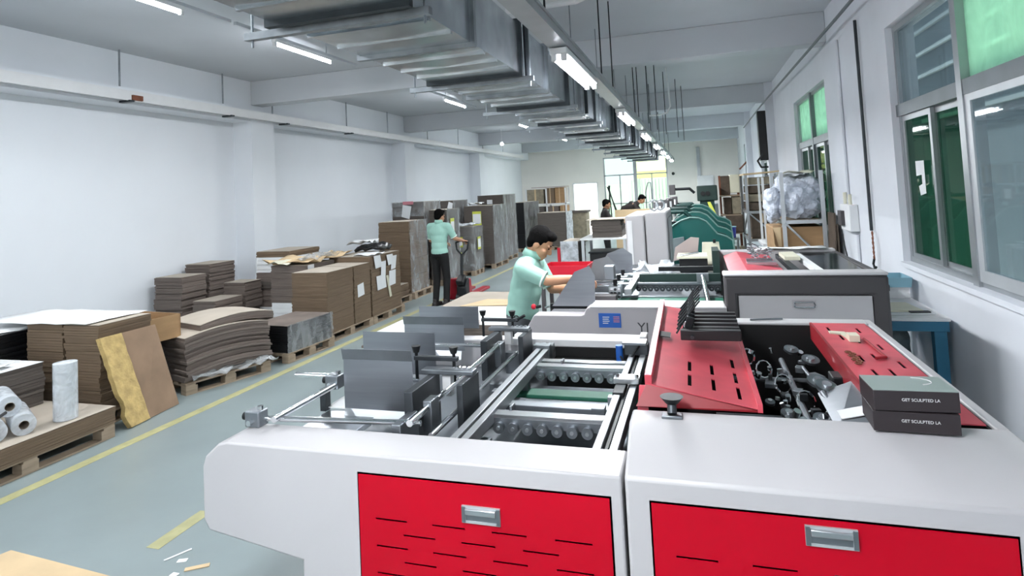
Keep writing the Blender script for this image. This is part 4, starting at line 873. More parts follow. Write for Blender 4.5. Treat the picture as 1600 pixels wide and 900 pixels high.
for i in range(9): MB().tube((-.715 + .03 * (i % 3), 4.945, 1.015 + .03 * (i // 3)), (-.715 + .03 * (i % 3), 4.952, 1.015 + .03 * (i // 3)), .012, n=8).build('face_bolt', 'chrome' if i % 2 == 0 else 'steel_dark', m2)
MB().box((-.62, 5.0, 1.02), (-.56, 6.0, 1.07)).build('guide_rail', 'aluminium', m2, .003)
wheel_row(m2, -.60, .12, 15, 5.5, 1.02, .022, ('steel_dull', 'steel_dark'))
MB().box((-.55, 5.62, .98), (.15, 5.66, 1.10)).build('back_panel', 'belt_dark', m2); MB().box((-.7, 5.0, .93), (.15, 5.3, .945)).build('conveyor_belt', 'belt_green', m2); MB().box((-.7, 5.3, .94), (.15, 5.36, .955)).build('guide_plate', 'brushed', m2)
MB().box((-.4, 5.95, 1.08), (.12, 6.0, 1.12)).build('cross_bar', 'iron', m2, .003)
lv = MB().tube((.03, 4.9, .98), (.0, 5.5, 1.10), .02, n=12).build('chrome_lever', 'chrome', m2); MB().box((-.05, 5.48, 1.05), (.05, 5.54, 1.12)).build('lever_mount', 'steel_dull', lv)
# dark cabinet part of the second machine
cab = MB().grid([(.143, 4.6, .04), (1.19, 4.6, .04), (1.19, 4.6, 1.225), (.143, 4.6, 1.225)], [], [], [(.085, .905, .1, .885)], .1).build('dark_cabinet', 'dark_panel', m2, .02)
MB().box((.15, 4.68, .05), (1.18, 4.77, 1.22)).build('cabinet_core', 'dark_panel', m2)
MB().box((.14, 4.6, 1.222), (1.192, 4.77, 1.245)).build('cabinet_top', 'machine', m2, .012)
dr = MB().box((.236, 4.615, .16), (1.086, 4.64, 1.085)).build('door', 'machine', m2, .003)
h_ = MB().box((.585, 4.608, 1.005), (.735, 4.615, 1.055)).build('handle_plate', 'machine_grey', dr); MB().path([(.60, 4.606, 1.042), (.595, 4.585, 1.02), (.60, 4.585, 1.012), (.72, 4.585, 1.012), (.727, 4.585, 1.02), (.72, 4.606, 1.042)], .006, 8).build('handle', 'chrome', dr)
MB().tube((.60, 4.59, 1.045), (.72, 4.59, 1.045), .004, n=8).build('handle_hinge', 'chrome', dr)
MB().box((1.19, 4.72, 1.10), (1.22, 4.82, 1.14)).build('latch', 'iron', m2)
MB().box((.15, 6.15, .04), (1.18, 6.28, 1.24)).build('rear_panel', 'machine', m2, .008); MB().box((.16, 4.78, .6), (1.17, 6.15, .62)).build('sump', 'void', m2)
MB().box((1.15, 4.77, .04), (1.19, 6.15, 1.22)).build('end_panel', 'dark_panel', m2); MB().box((.10, 5.9, .9), (.16, 6.28, 1.27)).build('corner_post', 'belt_dark', m2)
MB().slab([(.20, 4.79, 1.20), (.32, 4.79, 1.24), (.32, 6.1, 1.24), (.20, 6.1, 1.20)], .006).build('guard', 'guard_red', m2); MB().slab([(.32, 4.79, 1.24), (.60, 4.79, 1.2), (.60, 6.1, 1.2), (.32, 6.1, 1.24)], .006).build('guard', 'guard_red', m2)
for x in (.66, .82): MB().box((x, 4.79, 1.17), (x + .05, 6.1, 1.21)).build('guide_rail', 'paint_white' if x > .7 else 'steel_dark', m2)
MB().box((.68, 5.6, 1.21), (.80, 6.0, 1.24)).build('end_block', 'cream', m2)
MB().slab([(.87, 4.79, 1.205), (1.15, 4.79, 1.205), (1.15, 6.12, 1.22), (.87, 6.12, 1.22)], .006).build('smoked_cover', 'smoke', m2)
o = thing('spring_heap', 'heap of steel springs and clips on the second machine guard', 'springs', (.42, 5.5, 1.24))
for k in range(14):
    x, y, z = .36 + rnd.uniform(0, .2), 5.2 + rnd.uniform(0, .6), 1.245 + rnd.uniform(0, .07)
    MB().path([(x + .02 * math.cos(t * 1.3), y + .02 * math.sin(t * 1.3), z + .006 * t) for t in range(9)], .004, 5).build('spring', 'steel_dull', o)
MB().cbox((.46, 5.25, 1.235), (.22, .1, .025)).build('steel_strip', 'steel', o)
MB().cbox((.46, 5.42, 1.235), (.2, .06, .03)).build('steel_strip', 'steel_dull', o)
# papers on the rim
drape('white papers lying along the far rim of the second machine', .5, 1.1, 6.12, 6.3, 1.245, 'sheet_white', .015, name='paper_sheets', cat='paper', nx=8, ny=3)

# items standing between second machine and the tall cabinet
drape('white plastic bag heaped at the rear of the second machine', -.62, -.27, 6.05, 6.5, 1.02, 'wrap_white', .12, name='plastic_bag', cat='bag', nx=8, ny=8)
o = thing('control_box', 'black control box at the rear of the second machine', 'control box', (-.05, 6.4, 1.0)); MB().box((-.22, 6.45, 1.0), (.06, 6.8, 1.14)).build('body', 'black_plastic', o, .01); MB().box((-.24, 6.42, 1.14), (.06, 6.8, 1.16)).build('lid', 'cream', o); MB().tube((-.2, 6.44, 1.17), (-.02, 6.44, 1.2), .012).build('grip', 'chrome', o)
o = thing('cream_cover', 'cream cover plate with black clip behind the control box', 'cover', (.1, 6.9, 1.0)); MB().slab([(0, 6.9, 1.02), (.22, 6.9, 1.02), (.2, 7.15, 1.24), (.02, 7.15, 1.24)], .02).build('plate', 'cream', o, .004); MB().cbox((.17, 6.9, 1.07), (.04, .03, .04)).build('clip', 'iron', o); MB().cbox((.15, 7.1, 1.25), (.03, .03, .04)).build('clip', 'iron', o); MB().box((0, 6.95, .996), (.22, 7.1, 1.02)).build('stand', 'dark_panel', o)
o = thing('pinkish_plate', 'pinkish grey shield plate left of the cream cover', 'plate', (-.18, 7.0, 1.0)); MB().prism([(-.30, 1.05), (-.04, 1.1), (-.01, 1.3), (-.10, 1.31), (-.27, 1.2)], 'y', 6.98, 7.0).build('plate', 'pinkish', o); MB().box((-.2, 7.0, .996), (-.1, 7.05, 1.2)).build('post', 'dark_panel', o)
o = thing('rear_bench', 'steel bench carrying boxes behind the second machine', 'bench', (-.1, 6.8, 0)); MB().box((-.9, 6.43, .95), (.4, 7.15, .995)).build('top', 'steel_dull', o)
for x in (-.88, .34):
    for y in (6.45, 7.08): MB().box((x, y, 0), (x + .05, y + .05, .95)).build('leg', 'dark_panel', o)

# tall white cabinet and teal machines
o = thing('white_cabinet', 'tall white machine cabinet in front of the teal machines', 'cabinet', (-.6, 8, 0))
MB().box((-.84, 7.25, .0), (-.62, 8.6, 1.56)).build('left_body', 'machine', o, .02); MB().box((-.61, 7.28, 0), (-.36, 8.6, 1.585)).build('right_body', 'machine', o, .02)
MB().box((-.82, 7.235, .5), (-.76, 7.25, 1.5)).build('trim', 'paint_white', o); MB().box((-.355, 7.5, .6), (-.35, 8.4, 1.5)).build('side_door', 'machine', o)
for x in (-.52, -.45): MB().path([(x + .05 * math.cos(t), 7.6 + (x + .52) * 2, 1.66 + .06 * math.sin(t)) for t in [i * math.pi / 8 for i in range(17)]], .014, 6).build('lifting_ring', 'steel', o)
def teal(y, s, label, x=0):
    o = thing('teal_press', label, 'machine', (x, y, 0), 'row of teal machines')
    pr = [(-.44, 0), (-.44, 1.18), (-.40, 1.29), (-.25, 1.38), (-.12, 1.42), (0, 1.41), (.1, 1.36), (.18, 1.26), (.24, 1.18), (.36, 1.14), (.44, 1.08), (.46, .9), (.46, 0)]
    P_ = [(x + a * s, b * (1 + (s - 1) * .3)) for a, b in pr]
    MB().prism(P_, 'y', y, y + .03).build('near_plate', 'teal', o); MB().prism(P_, 'y', y + .45, y + .48).build('far_plate', 'teal_dark', o)
    e = MB()
    for (a, b), (c, d) in zip(P_[1:-2], P_[2:-1]): e.tube((a, y + .0, b), (c, y + .0, d), .012, n=6)
    e.build('plate_edge', 'teal_edge', o)
    MB().prism([(x - .42 * s, .9), (x - .42 * s, 1.12), (x - .22, 1.15), (x - .2, .9)], 'y', y - .05, y).build('motor_cover', 'building', o)
    MB().box((x - .4, y + .03, 0), (x + .42, y + .45, 1.05)).build('body', 'teal_dark', o); MB().tube((x - .08, y + .03, 1.25), (x - .08, y + .45, 1.25), .12, n=20).build('drum', 'steel_dark', o)
    MB().path([(x - .5, y + .2, 1.5), (x - .2, y + .2, 1.5), (x - .12, y + .2, 1.42), (x - .1, y + .2, 1.35)], .03, 8).build('feed_arm', 'teal_dark', o)
    MB().box((x - .62, y + .1, 1.42), (x - .48, y + .25, 1.66)).build('head', 'dark_panel', o, .01); MB().box((x - .6, y + .095, 1.46), (x - .52, y + .1, 1.6)).build('dial_plate', 'label_white', o)
    MB().tube((x - .55, y + .18, 1.25), (x - .55, y + .18, 1.42), .03).build('spindle', 'steel', o); MB().tube((x - .35, y + .1, 1.3), (x - .35, y + .3, 1.3), .07, n=14).build('pulley', 'iron', o)
    return o
for k, (y, s) in enumerate(((9.0, 1), (10.2, 1.06), (11.4, 1.1), (12.6, 1.15))):
    teal(y, s, ['nearest teal machine with curved side plate', 'second teal machine behind the curved plate', 'third teal machine in the row', 'last teal machine in the row'][k], -.0 + .03 * k)
o = thing('motor_unit', 'dark square motor unit on top of the last teal machines', 'motor', (.25, 13.6, 0)); MB().box((.0, 13.6, 1.52), (.42, 13.95, 1.85)).build('housing', 'belt_dark', o, .02)
for x in (.12, .22): MB().tube((x, 13.58, 1.68), (x, 13.6, 1.68), .05).build('port', 'void', o)
MB().box((.05, 13.65, 0), (.35, 13.9, 1.52)).build('column', 'teal_dark', o); MB().path([(-.45, 13.7, 1.8), (-.15, 13.7, 1.8), (-.05, 13.7, 1.7)], .03).build('arm', 'iron', o); MB().box((-.58, 13.6, 1.68), (-.45, 13.75, 1.9)).build('head', 'dark_panel', o, .01)
o = thing('yellow_guard', 'yellow strip guard behind the teal machines', 'guard', (.34, 13.35, 0)); MB().slab([(.34, 13.25, 1.0), (.46, 13.25, 1.0), (.26, 13.45, 1.5), (.2, 13.45, 1.5)], .02).build('strip', 'label_yellow', o); MB().box((.37, 13.25, 0), (.41, 13.29, 1.02)).build('post', 'teal_dark', o)

# ================================================================== RIGHT SIDE
o = thing('blue_table', 'blue framed work table beside the right wall', 'table', (1.45, 5.8, 0))
MB().box((1.22, 5.28, .775), (1.75, 6.5, .80)).build('table_top', 'paint_white', o, .004); MB().box((1.23, 5.29, .70), (1.74, 6.49, .775)).build('apron', 'blue_table', o)
for x, y in ((1.24, 5.3), (1.64, 5.3), (1.24, 6.4), (1.64, 6.4)): MB().box((x, y, 0), (x + .085, y + .07, .70)).build('leg', 'blue_table', o, .004)
MB().box((1.25, 5.32, .2), (1.72, 6.46, .23)).build('lower_shelf', 'blue_table', o)
o = thing('clipboard', 'cream folder and papers on the blue table', 'folder', (1.5, 5.55, .8)); MB().cbox((1.52, 5.6, .806), (.32, .4, .008), .1).build('papers', 'label_white', o); MB().cbox((1.5, 5.63, .817), (.24, .34, .012), .08).build('folder', 'cream', o); MB().cbox((1.6, 5.45, .815), (.14, .05, .01), .1).build('clip', 'print_dark', o)
o = thing('plastic_basket', 'pale blue plastic basket on a white box on the blue table', 'basket', (1.55, 6.2, .8)); MB().box((1.46, 6.1, .80), (1.73, 6.35, .90)).build('white_box', 'paint_white', o, .004)
MB().grid([(1.43, 6.08, .90), (1.74, 6.08, .90), (1.75, 6.07, .985), (1.42, 6.07, .985)], [], [], [], .004).grid([(1.74, 6.08, .90), (1.74, 6.38, .90), (1.75, 6.39, .985), (1.75, 6.07, .985)], [], [], [], .004).grid([(1.43, 6.38, .90), (1.43, 6.08, .90), (1.42, 6.07, .985), (1.42, 6.39, .985)], [], [], [], .004).grid([(1.74, 6.38, .9), (1.43, 6.38, .9), (1.42, 6.39, .985), (1.75, 6.39, .985)], [], [], [], .004).build('side', 'blue_basket', o); MB().box((1.43, 6.08, .90), (1.74, 6.38, .905)).build('bottom', 'blue_basket', o)
o = thing('black_tray', 'black tray on the blue table beside the dark cabinet', 'tray', (1.3, 6.2, .8)); MB().box((1.23, 6.05, .80), (1.36, 6.4, .86)).build('body', 'black_plastic', o, .004); MB().box((1.24, 6.06, .86), (1.35, 6.39, .90)).build('upper_tray', 'iron', o, .004)
o = thing('grey_sack', 'grey sack slumped under the blue table', 'sack', (1.35, 5.6, .23)); MB().ball((1.40, 5.75, .44), (.2, .26, .2)).ball((1.45, 5.7, .56), (.14, .2, .12)).build('bag', 'building', o, 0, [('REMESH', {'mode': 'VOXEL', 'voxel_size': .03}), ('SMOOTH', {'iterations': 4})])

def rack(label, x0, x1, y0, y1, h, shelves, mat='frame_light', brace=True):
    o = thing('storage_rack', label, 'rack', ((x0 + x1) / 2, (y0 + y1) / 2, 0), 'metal racks by the right wall')
    for x in (x0, x1 - .05):
        for y in (y0, y1 - .05): MB().box((x, y, 0), (x + .05, y + .05, h)).build('post', mat, o)
    for z in shelves: 
        for y in (y0, y1 - .05): MB().box((x0 + .05, y + .005, z - .05), (x1 - .05, y + .04, z)).build('rail', mat, o)
        for x in (x0, x1 - .05): MB().box((x + .005, y0 + .05, z - .05), (x + .045, y1 - .05, z)).build('rail', mat, o)
        MB().box((x0 + .05, y0 + .04, z - .02), (x1 - .05, y1 - .05, z)).build('shelf_board', 'wood', o)
    if brace:
        MB().tube((x0 + .03, y0 - .005, shelves[-1] - .03), (x1 - .03, y0 - .005, shelves[0]), .015, n=6).build('brace', mat, o)
        MB().tube((x0 + .02, y0 + .03, shelves[-1] - .03), (x0 + .02, y1 - .03, shelves[0]), .015, n=6).build('brace', mat, o)
    return o
rack('near metal rack with wrapped bundles by the right wall', 1.12, 1.68, 9.2, 10.4, 2.0, (.72, 1.32))
o = thing('wrapped_bundle', 'large plastic wrapped white bundle on the near rack', 'bundle', (1.35, 9.8, 1.32))
mb = MB(); rb = random.Random(5)
for k in range(40): mb.ball((rb.uniform(1.28, 1.58), rb.uniform(9.4, 10.2), rb.uniform(1.52, 1.76)), (rb.uniform(.17, .24), rb.uniform(.2, .26), rb.uniform(.18, .24)), 12, 8)
crum = bpy.data.textures.new('crumple', 'CLOUDS'); crum.noise_scale = .13; crum.noise_depth = 3
mb.build('bag', 'bale_film', o, 0, [('REMESH', {'mode': 'VOXEL', 'voxel_size': .022}), ('SMOOTH', {'iterations': 3}), ('DISPLACE', {'texture': crum, 'strength': .14, 'mid_level': .5})])
o = thing('plastic_bag', 'clear plastic bag bulging left of the near rack post', 'bag', (1.0, 9.5, 1.1)); mb = MB()
for k in range(9): mb.ball((rb.uniform(1.0, 1.1), rb.uniform(9.3, 9.6), rb.uniform(1.4, 1.66)), (.1, .13, .14), 10, 7)
mb.build('bag', 'bale_film', o, 0, [('REMESH', {'mode': 'VOXEL', 'voxel_size': .025}), ('DISPLACE', {'texture': crum, 'strength': .1, 'mid_level': .5})])
drape('cream folded sheet on top of the wrapped bundle', 1.2, 1.62, 9.35, 10.2, 1.97, 'cream', .05, name='folded_sheet', cat='sheet', nx=6, ny=6)
o = thing('carton', 'wide brown carton on the lower shelf of the near rack', 'box', (1.4, 9.6, .73)); MB().box((1.0, 9.28, .725), (1.66, 10.2, 1.22)).build('body', 'kraft', o, .01); MB().box((1.0, 9.275, .95), (1.1, 9.28, 1.22)).build('tape', 'kraft_light', o); MB().slab([(1.0, 9.2, 1.0), (1.09, 9.15, .78), (1.09, 9.25, .78), (1.0, 9.28, 1.22)], .004).build('flap', 'kraft', o)
for i, (x, y, l) in enumerate(((1.66, 8.9, .0), (1.73, 8.95, .05))):
    tag(MB().slab([(x, 8.75, 0), (x, 9.15, 0), (x + .06 - l, 9.2, 1.42 - .15 * i), (x + .06 - l, 8.8, 1.42 - .15 * i)], .02).build('leaning_plank', 'goods_dark'), ['dark plank leaning on the right wall beside the rack', 'second dark plank leaning behind the first'][i], 'plank')
rack('far metal rack with brown goods by the right wall', .92, 1.52, 12.8, 14.2, 2.02, (.75, 1.3), 'aluminium')
o = thing('goods_bale', 'brown bale of folded sheets on top of the far rack', 'bale', (1.2, 13.5, 1.3))
for k in range(4): MB().box((.96 + .01 * k, 12.86, 1.31 + .17 * k), (1.48, 14.1, 1.46 + .17 * k)).build('layer', 'goods' if k % 2 else 'goods_dark', o, .015)
MB().slab([(.9, 12.75, 2.05), (1.56, 12.75, 2.08), (1.56, 14.2, 2.08), (.9, 14.2, 2.05)], .03).build('top_sheet', 'kraft_light', o)
o = thing('hanging_pack', 'brown and cream packs left of the far rack', 'packs', (.65, 14.2, 1.2))
for k, (x, y, z, w_, h_, m_) in enumerate([(.5, 14.0, 1.62, .2, .42, 'goods_dark'), (.7, 13.95, 1.66, .2, .4, 'cream'), (.55, 14.0, 1.2, .16, .36, 'goods_dark'), (.72, 13.95, 1.2, .18, .38, 'goods'), (.58, 13.9, .8, .34, .38, 'goods_dark')]): MB().box((x, y, z), (x + w_, y + .4, z + h_)).build('pack', m_, o, .015)
for x, y in ((.48, 14.0), (.86, 14.0), (.48, 14.38), (.86, 14.38)): MB().box((x, y, 0), (x + .03, y + .03, 2.05)).build('post', 'rust', o)
for z in (.77, 1.17, 1.59): MB().box((.48, 13.9, z), (.89, 14.42, z + .025)).build('shelf_board', 'wood', o)
for i, (x, y, z, w_, d_, h_, m_) in enumerate([(1.0, 12.9, .76, .42, .7, .5, 'goods_dark'), (.95, 11.6, 0, .6, .7, .62, 'goods'), (.7, 12.9, 0, .18, .7, .55, 'goods'), (1.15, 11.0, 0, .5, .5, .8, 'card_brown')]):
    o = thing('carton', ['dark carton on the lower shelf of the far rack', 'brown carton on the floor before the far rack', 'low brown carton beside the blue bucket', 'plain carton on the floor between the two racks'][i], 'box', (x, y, z)); MB().box((x, y, z), (x + w_, y + d_, z + h_)).build('body', m_, o, .01); MB().box((x + w_ * .45, y - .003, z + h_ * .6), (x + w_ * .55, y + d_, z + h_ + .002)).build('tape', 'kraft_light', o)
o = thing('metal_stand', 'bare white metal stand between the two racks', 'stand', (1.1, 11, 0))
for x, y in ((1.05, 10.9), (1.2, 10.9), (1.05, 11.6)): MB().box((x, y, .8), (x + .035, y + .035, 1.95)).build('post', 'paint_white', o)
MB().box((1.05, 10.9, 1.4), (1.235, 10.93, 1.44)).build('rail', 'paint_white', o); MB().box((1.0, 10.85, .8), (1.35, 11.7, .84)).build('base', 'paint_white', o)
o = thing('grey_cabinet', 'small grey green cabinet behind the teal machines', 'cabinet', (.38, 14.0, 0)); MB().prism([(.24, 0), (.24, 1.28), (.34, 1.41), (.46, 1.41), (.46, 0)], 'y', 15.0, 15.4).build('body', 'building', o, .01); MB().tube((.3, 14.98, 1.2), (.3, 15.0, 1.2), .03).build('button', 'iron', o)
o = thing('blue_bucket', 'blue plastic bucket right of the teal machines', 'bucket', (.56, 12, .85)); MB().tube((.56, 12.0, .86), (.56, 12.0, 1.06), .085, .1, n=20).build('body', 'blue_bucket', o); MB().tube((.56, 12, 1.055), (.56, 12, 1.07), .105, n=20).build('rim', 'blue_basket', o)
o = thing('bucket_stand', 'small white stand under the blue bucket', 'stand', (.56, 12, 0)); MB().box((.44, 11.88, .82), (.70, 12.12, .86)).build('top', 'paint_white', o)
for x, y in ((.45, 11.89), (.66, 11.89), (.45, 12.08), (.66, 12.08)): MB().box((x, y, 0), (x + .03, y + .03, .82)).build('leg', 'paint_white', o)

# ================================================================== CENTRE
o = thing('packing_bench', 'white packing bench carrying a stack of grey sheets', 'bench', (-1.7, 11.3, 0))
MB().box((-2.1, 10.9, .97), (-1.25, 11.9, 1.0)).build('top', 'paint_white', o, .004)
for x, y in ((-2.08, 10.92), (-1.32, 10.92), (-2.08, 11.82), (-1.32, 11.82)): MB().box((x, y, 0), (x + .05, y + .05, .97)).build('leg', 'frame_light', o)
MB().box((-2.05, 10.95, .45), (-1.3, 11.85, .48)).build('lower_shelf', 'frame_light', o)
stack('grey sheet stack on the white packing bench', -1.9, -1.35, 11.1, 11.7, 1.0, 1.31, 3, 'card_dark', .008, .02, name='sheet_stack', top='card_top')
tag(MB().slab([(-2.0, 11.05, 1.33), (-1.3, 11.02, 1.335), (-1.3, 11.75, 1.335), (-2.0, 11.75, 1.33)], .008).build('cover_board', 'card_top'), 'pale board lying on the grey sheet stack', 'board')
o = thing('black_crate', 'black crate on the lower shelf of the packing bench', 'crate', (-1.8, 11.2, .48)); MB().box((-1.95, 11.0, .485), (-1.5, 11.6, .72)).build('body', 'black_plastic', o, .01); MB().box((-1.97, 10.98, .72), (-1.48, 11.62, .75)).build('rim', 'iron', o)
stack('cardboard bundle on the lower shelf beside the black crate', -1.46, -1.36, 11.0, 11.6, .48, .75, 2, 'card_brown', .004)
o = stack('grey film wrapped load left of the packing bench', -2.45, -2.15, 10.9, 11.7, .0, .95, 3, 'card_dark', .004, name='wrapped_load'); wrap_on(o, -2.45, -2.15, 10.9, 11.7, .4, .95, 'wrap_white', 0, 'y')
tag(MB().box((-2.52, 10.85, .0), (-2.47, 10.9, .85)).build('red_post', 'red_plastic'), 'red upright post beside the wrapped load', 'post')
o = thing('red_crate', 'red plastic crate behind the arms of the working man', 'crate', (-1.5, 6.8, 0))
cr = (-1.72, -1.2, 6.6, 7.0, .86, 1.06)
for lo, hi in (((cr[0], cr[2], cr[4]), (cr[1], cr[2] + .012, cr[5])), ((cr[0], cr[3] - .012, cr[4]), (cr[1], cr[3], cr[5])), ((cr[0], cr[2], cr[4]), (cr[0] + .012, cr[3], cr[5])), ((cr[1] - .012, cr[2], cr[4]), (cr[1], cr[3], cr[5]))): MB().box(lo, hi).build('side', 'red_plastic', o)
MB().box((cr[0], cr[2], cr[4]), (cr[1], cr[3], cr[4] + .01)).build('bottom', 'red_plastic', o)
o = thing('crate_stand', 'low steel stand under the red crate', 'stand', (-1.5, 6.8, 0)); MB().box((-1.75, 6.58, .82), (-1.17, 7.02, .855)).build('top', 'steel_dull', o)
for x, y in ((-1.74, 6.59), (-1.22, 6.59), (-1.74, 6.97), (-1.22, 6.97)): MB().box((x, y, 0), (x + .04, y + .04, .82)).build('leg', 'dark_panel', o)
# loads standing on the floor left of the second machine
pallet(-2.75, 7.55, 1.1, 1.15, 'wooden pallet right of the pallet jack under pale boards')
stack('stack of pale boards right of the pallet jack', -3.2, -2.25, 7.02, 8.2, .12, .5, 3, 'card', .01, .02, name='board_stack', top='card_top')
tag(MB().slab([(-2.95, 7.1, .512), (-2.3, 7.2, .512), (-2.25, 7.55, .514), (-2.75, 7.6, .512)], .004).build('loose_board', 'kraft_light'), 'loose tan board lying on the pale boards', 'board')
pallet(-2.25, 6.15, .9, .95, 'wooden pallet under the white topped stack behind the feeder')
stack('white topped sheet stack left of the working man', -2.66, -1.85, 5.7, 6.62, .12, .6, 3, 'card', .006, .01, name='sheet_stack', top='sheet_white')
tag(MB().slab([(-2.6, 5.62, .617), (-2.15, 5.66, .617), (-2.2, 5.85, .617), (-2.5, 5.9, .617)], .004).build('loose_board', 'pinkish'), 'small pinkish board on the white topped stack', 'board')
pallet(-3.1, 5.9, .7, 1.0, 'wooden pallet under the low sheets behind the feeder plates')
stack('low sheet stack half hidden by the feeder plates', -3.36, -2.8, 5.45, 6.35, .12, .5, 2, 'card', .02, .03, name='sheet_stack', top='sheet_white')
tag(MB().slab([(-2.15, 4.02, 1.045), (-1.95, 4.02, 1.045), (-1.95, 4.06, 1.15), (-2.15, 4.06, 1.15)], .004).build('kraft_board', 'kraft_light'), 'small kraft board standing behind the second feeder plate', 'board') if False else None

# ================================================================== PEOPLE
def person(label, loc, rz, J, shirt, trousers, skin='skin', vox=.0065, collar=True, short=True, size=1):
    """J: joint positions in the person's own frame (facing +Y, right hand at +X, feet at z=0)"""
    T = Matrix.Translation(loc) @ Matrix.Rotation(math.radians(rz), 4, 'Z') @ Matrix.Scale(size, 4)
    o = thing('person', label, 'person', loc); V_ = {k: Vector(v) for k, v in J.items() if k not in ('pitch', 'yaw', 'grip')}
    H = Matrix.Translation(V_['head']) @ Matrix.Rotation(math.radians(J.get('yaw', 0)), 4, 'Z') @ Matrix.Rotation(math.radians(-J['pitch']), 4, 'X'); H3 = H.to_3x3()
    b = MB(T)
    def hb(c, r): b.ball(H @ Vector(c), r, 16, 12, H3)
    hb((0, -.008, .022), (.073, .093, .098)); hb((0, .022, -.045), (.058, .066, .072)); hb((0, .055, -.09), (.03, .03, .025))
    b.caps(H @ Vector((0, .085, .012)), H @ Vector((0, .103, -.028)), .010, .015); hb((0, .082, -.062), (.025, .012, .008)); hb((0, .08, -.074), (.022, .012, .007))
    for s in (-1, 1): hb((s * .074, -.008, -.012), (.011, .024, .034)); hb((s * .03, .078, .022), (.022, .012, .009)); hb((s * .04, .055, -.03), (.022, .025, .02))
    b.caps(V_['neck'], H @ Vector((0, -.02, -.06)), .057, .052)
    b.caps(V_['chest'], V_['waist'], .105, .1); b.caps(V_['waist'], V_['hip'], .1, .105); b.caps(V_['neck'], V_['chest'], .06, .1)
    for s, k in ((1, 'r'), (-1, 'l')):
        sh, el, wr_ = V_['sh' + k], V_['el' + k], V_['wr' + k]
        b.caps(V_['chest'] + Vector((0, 0, .08)), sh, .06, .05); b.caps(sh, el, .047, .038); b.caps(el, el.lerp(wr_, .35), .038, .037); b.caps(el.lerp(wr_, .35), wr_, .037, .026)
        d = (V_['hd' + k] - wr_).normalized(); up = Vector((0, 0, 1)); side = d.cross(up).normalized(); nrm = side.cross(d).normalized()
        palm = wr_ + d * .085
        for w_ in (-.028, -.01, .01, .028): b.caps(wr_ + d * .01 + side * w_ * .7, palm + side * w_, .014, .012)
        for i, (w_, ln) in enumerate(((-.03, .066), (-.01, .076), (.011, .07), (.031, .056))):
            p0 = palm + side * w_; p1 = p0 + (d * .8 - nrm * .5).normalized() * ln * .48; p2 = p1 + (d * .25 - nrm).normalized() * ln * .3; p3 = p2 + (-d * .35 - nrm).normalized() * ln * .25
            b.caps(p0, p1, .0095, .009); b.caps(p1, p2, .009, .0082); b.caps(p2, p3, .0082, .0075)
        t0 = wr_ + d * .03 - side * s * .026; t1 = t0 + (d * .6 - side * s * .6 - nrm * .4).normalized() * .04; b.caps(t0, t1, .0125, .0105); b.caps(t1, t1 + (d * .8 - nrm * .5).normalized() * .032, .0105, .009)
        b.caps(V_['hip'] + Vector((s * .08, 0, 0)), V_['kn' + k], .07, .05); b.caps(V_['kn' + k], V_['an' + k], .05, .04)
    b.build('body', skin, o, 0, [('REMESH', {'mode': 'VOXEL', 'voxel_size': vox, 'use_smooth_shade': True}), ('SMOOTH', {'factor': .5, 'iterations': 3})])
    h = MB(T)
    for c, r in (((0, -.022, .045), (.082, .096, .088)), ((0, -.055, .0), (.074, .052, .078)), ((0, .045, .088), (.062, .05, .036)), ((.06, -.02, .02), (.024, .05, .05)), ((-.06, -.02, .02), (.024, .05, .05))): h.ball(H @ Vector(c), r, 16, 12, H3)
    h.build('hair', 'hair', o, 0, [('REMESH', {'mode': 'VOXEL', 'voxel_size': .008, 'use_smooth_shade': True}), ('SMOOTH', {'factor': .5, 'iterations': 2})])
    for s in (-1, 1):
        MB(T).ball(H @ Vector((s * .031, .083, .003)), (.012, .006, .0045), 10, 6, H3).build('eye', 'hair', o); MB(T).ball(H @ Vector((s * .032, .086, .03)), (.018, .006, .004), 10, 6, H3).build('eyebrow', 'hair', o)
    # shirt
    s_ = MB(T); ch, wa, hi, ne = V_['chest'], V_['waist'], V_['hip'], V_['neck']
    for c, r in ((ch + Vector((0, 0, .02)), (.17, .115, .15)), (ch.lerp(wa, .5), (.158, .12, .16)), (wa, (.155, .12, .14)), (wa.lerp(hi, .7), (.165, .125, .12))): s_.ball(c, r, 20, 12)
    s_.caps(ne - Vector((0, 0, .0)), ch, .066, .12)
    for s, k in ((1, 'r'), (-1, 'l')):
        sh, el = V_['sh' + k], V_['el' + k]
        s_.caps(ne.lerp(ch, .25), sh, .07, .066); s_.caps(sh, sh.lerp(el, .72 if short else 1), .066, .06); s_.caps(sh, wa + Vector((s * .06, 0, .1)), .05, .08)
        if not short: s_.caps(el, V_['wr' + k], .055, .045)
    so = s_.build('shirt', shirt, o, 0, [('REMESH', {'mode': 'VOXEL', 'voxel_size': .011, 'use_smooth_shade': True}), ('SMOOTH', {'factor': .5, 'iterations': 5})])
    if collar:
        cl = MB(T); n = 16; ax = (H @ Vector((0, -.02, -.06)) - ne).normalized(); x = Vector((1, 0, 0)); y = ax.cross(x).normalized()
        ring = [[ne + ax * hgt + (x * math.cos(t) * rr + y * math.sin(t) * rr * 1.05) for t in [2 * math.pi * i / n for i in range(n)]] for hgt, rr in ((.015, .078), (.062, .066), (.066, .062))]
        p = sum(ring, []); cl.add(p, [(j * n + i, j * n + (i + 1) % n, (j + 1) * n + (i + 1) % n, (j + 1) * n + i) for j in range(2) for i in range(n)], True)
        cl.build('collar', shirt, so, 0, [('SOLIDIFY', {'thickness': .006})])
        for s, k in ((1, 'r'), (-1, 'l')):
            sh, el = V_['sh' + k], V_['el' + k]; e = sh.lerp(el, .82); ax = (el - sh).normalized(); MB(T).tube(e, e + ax * .014, .062, .063, n=20, cap=False).build('sleeve_band', 'shirt_trim' if shirt == 'shirt' else shirt, so, 0, [('SOLIDIFY', {'thickness': .006})])
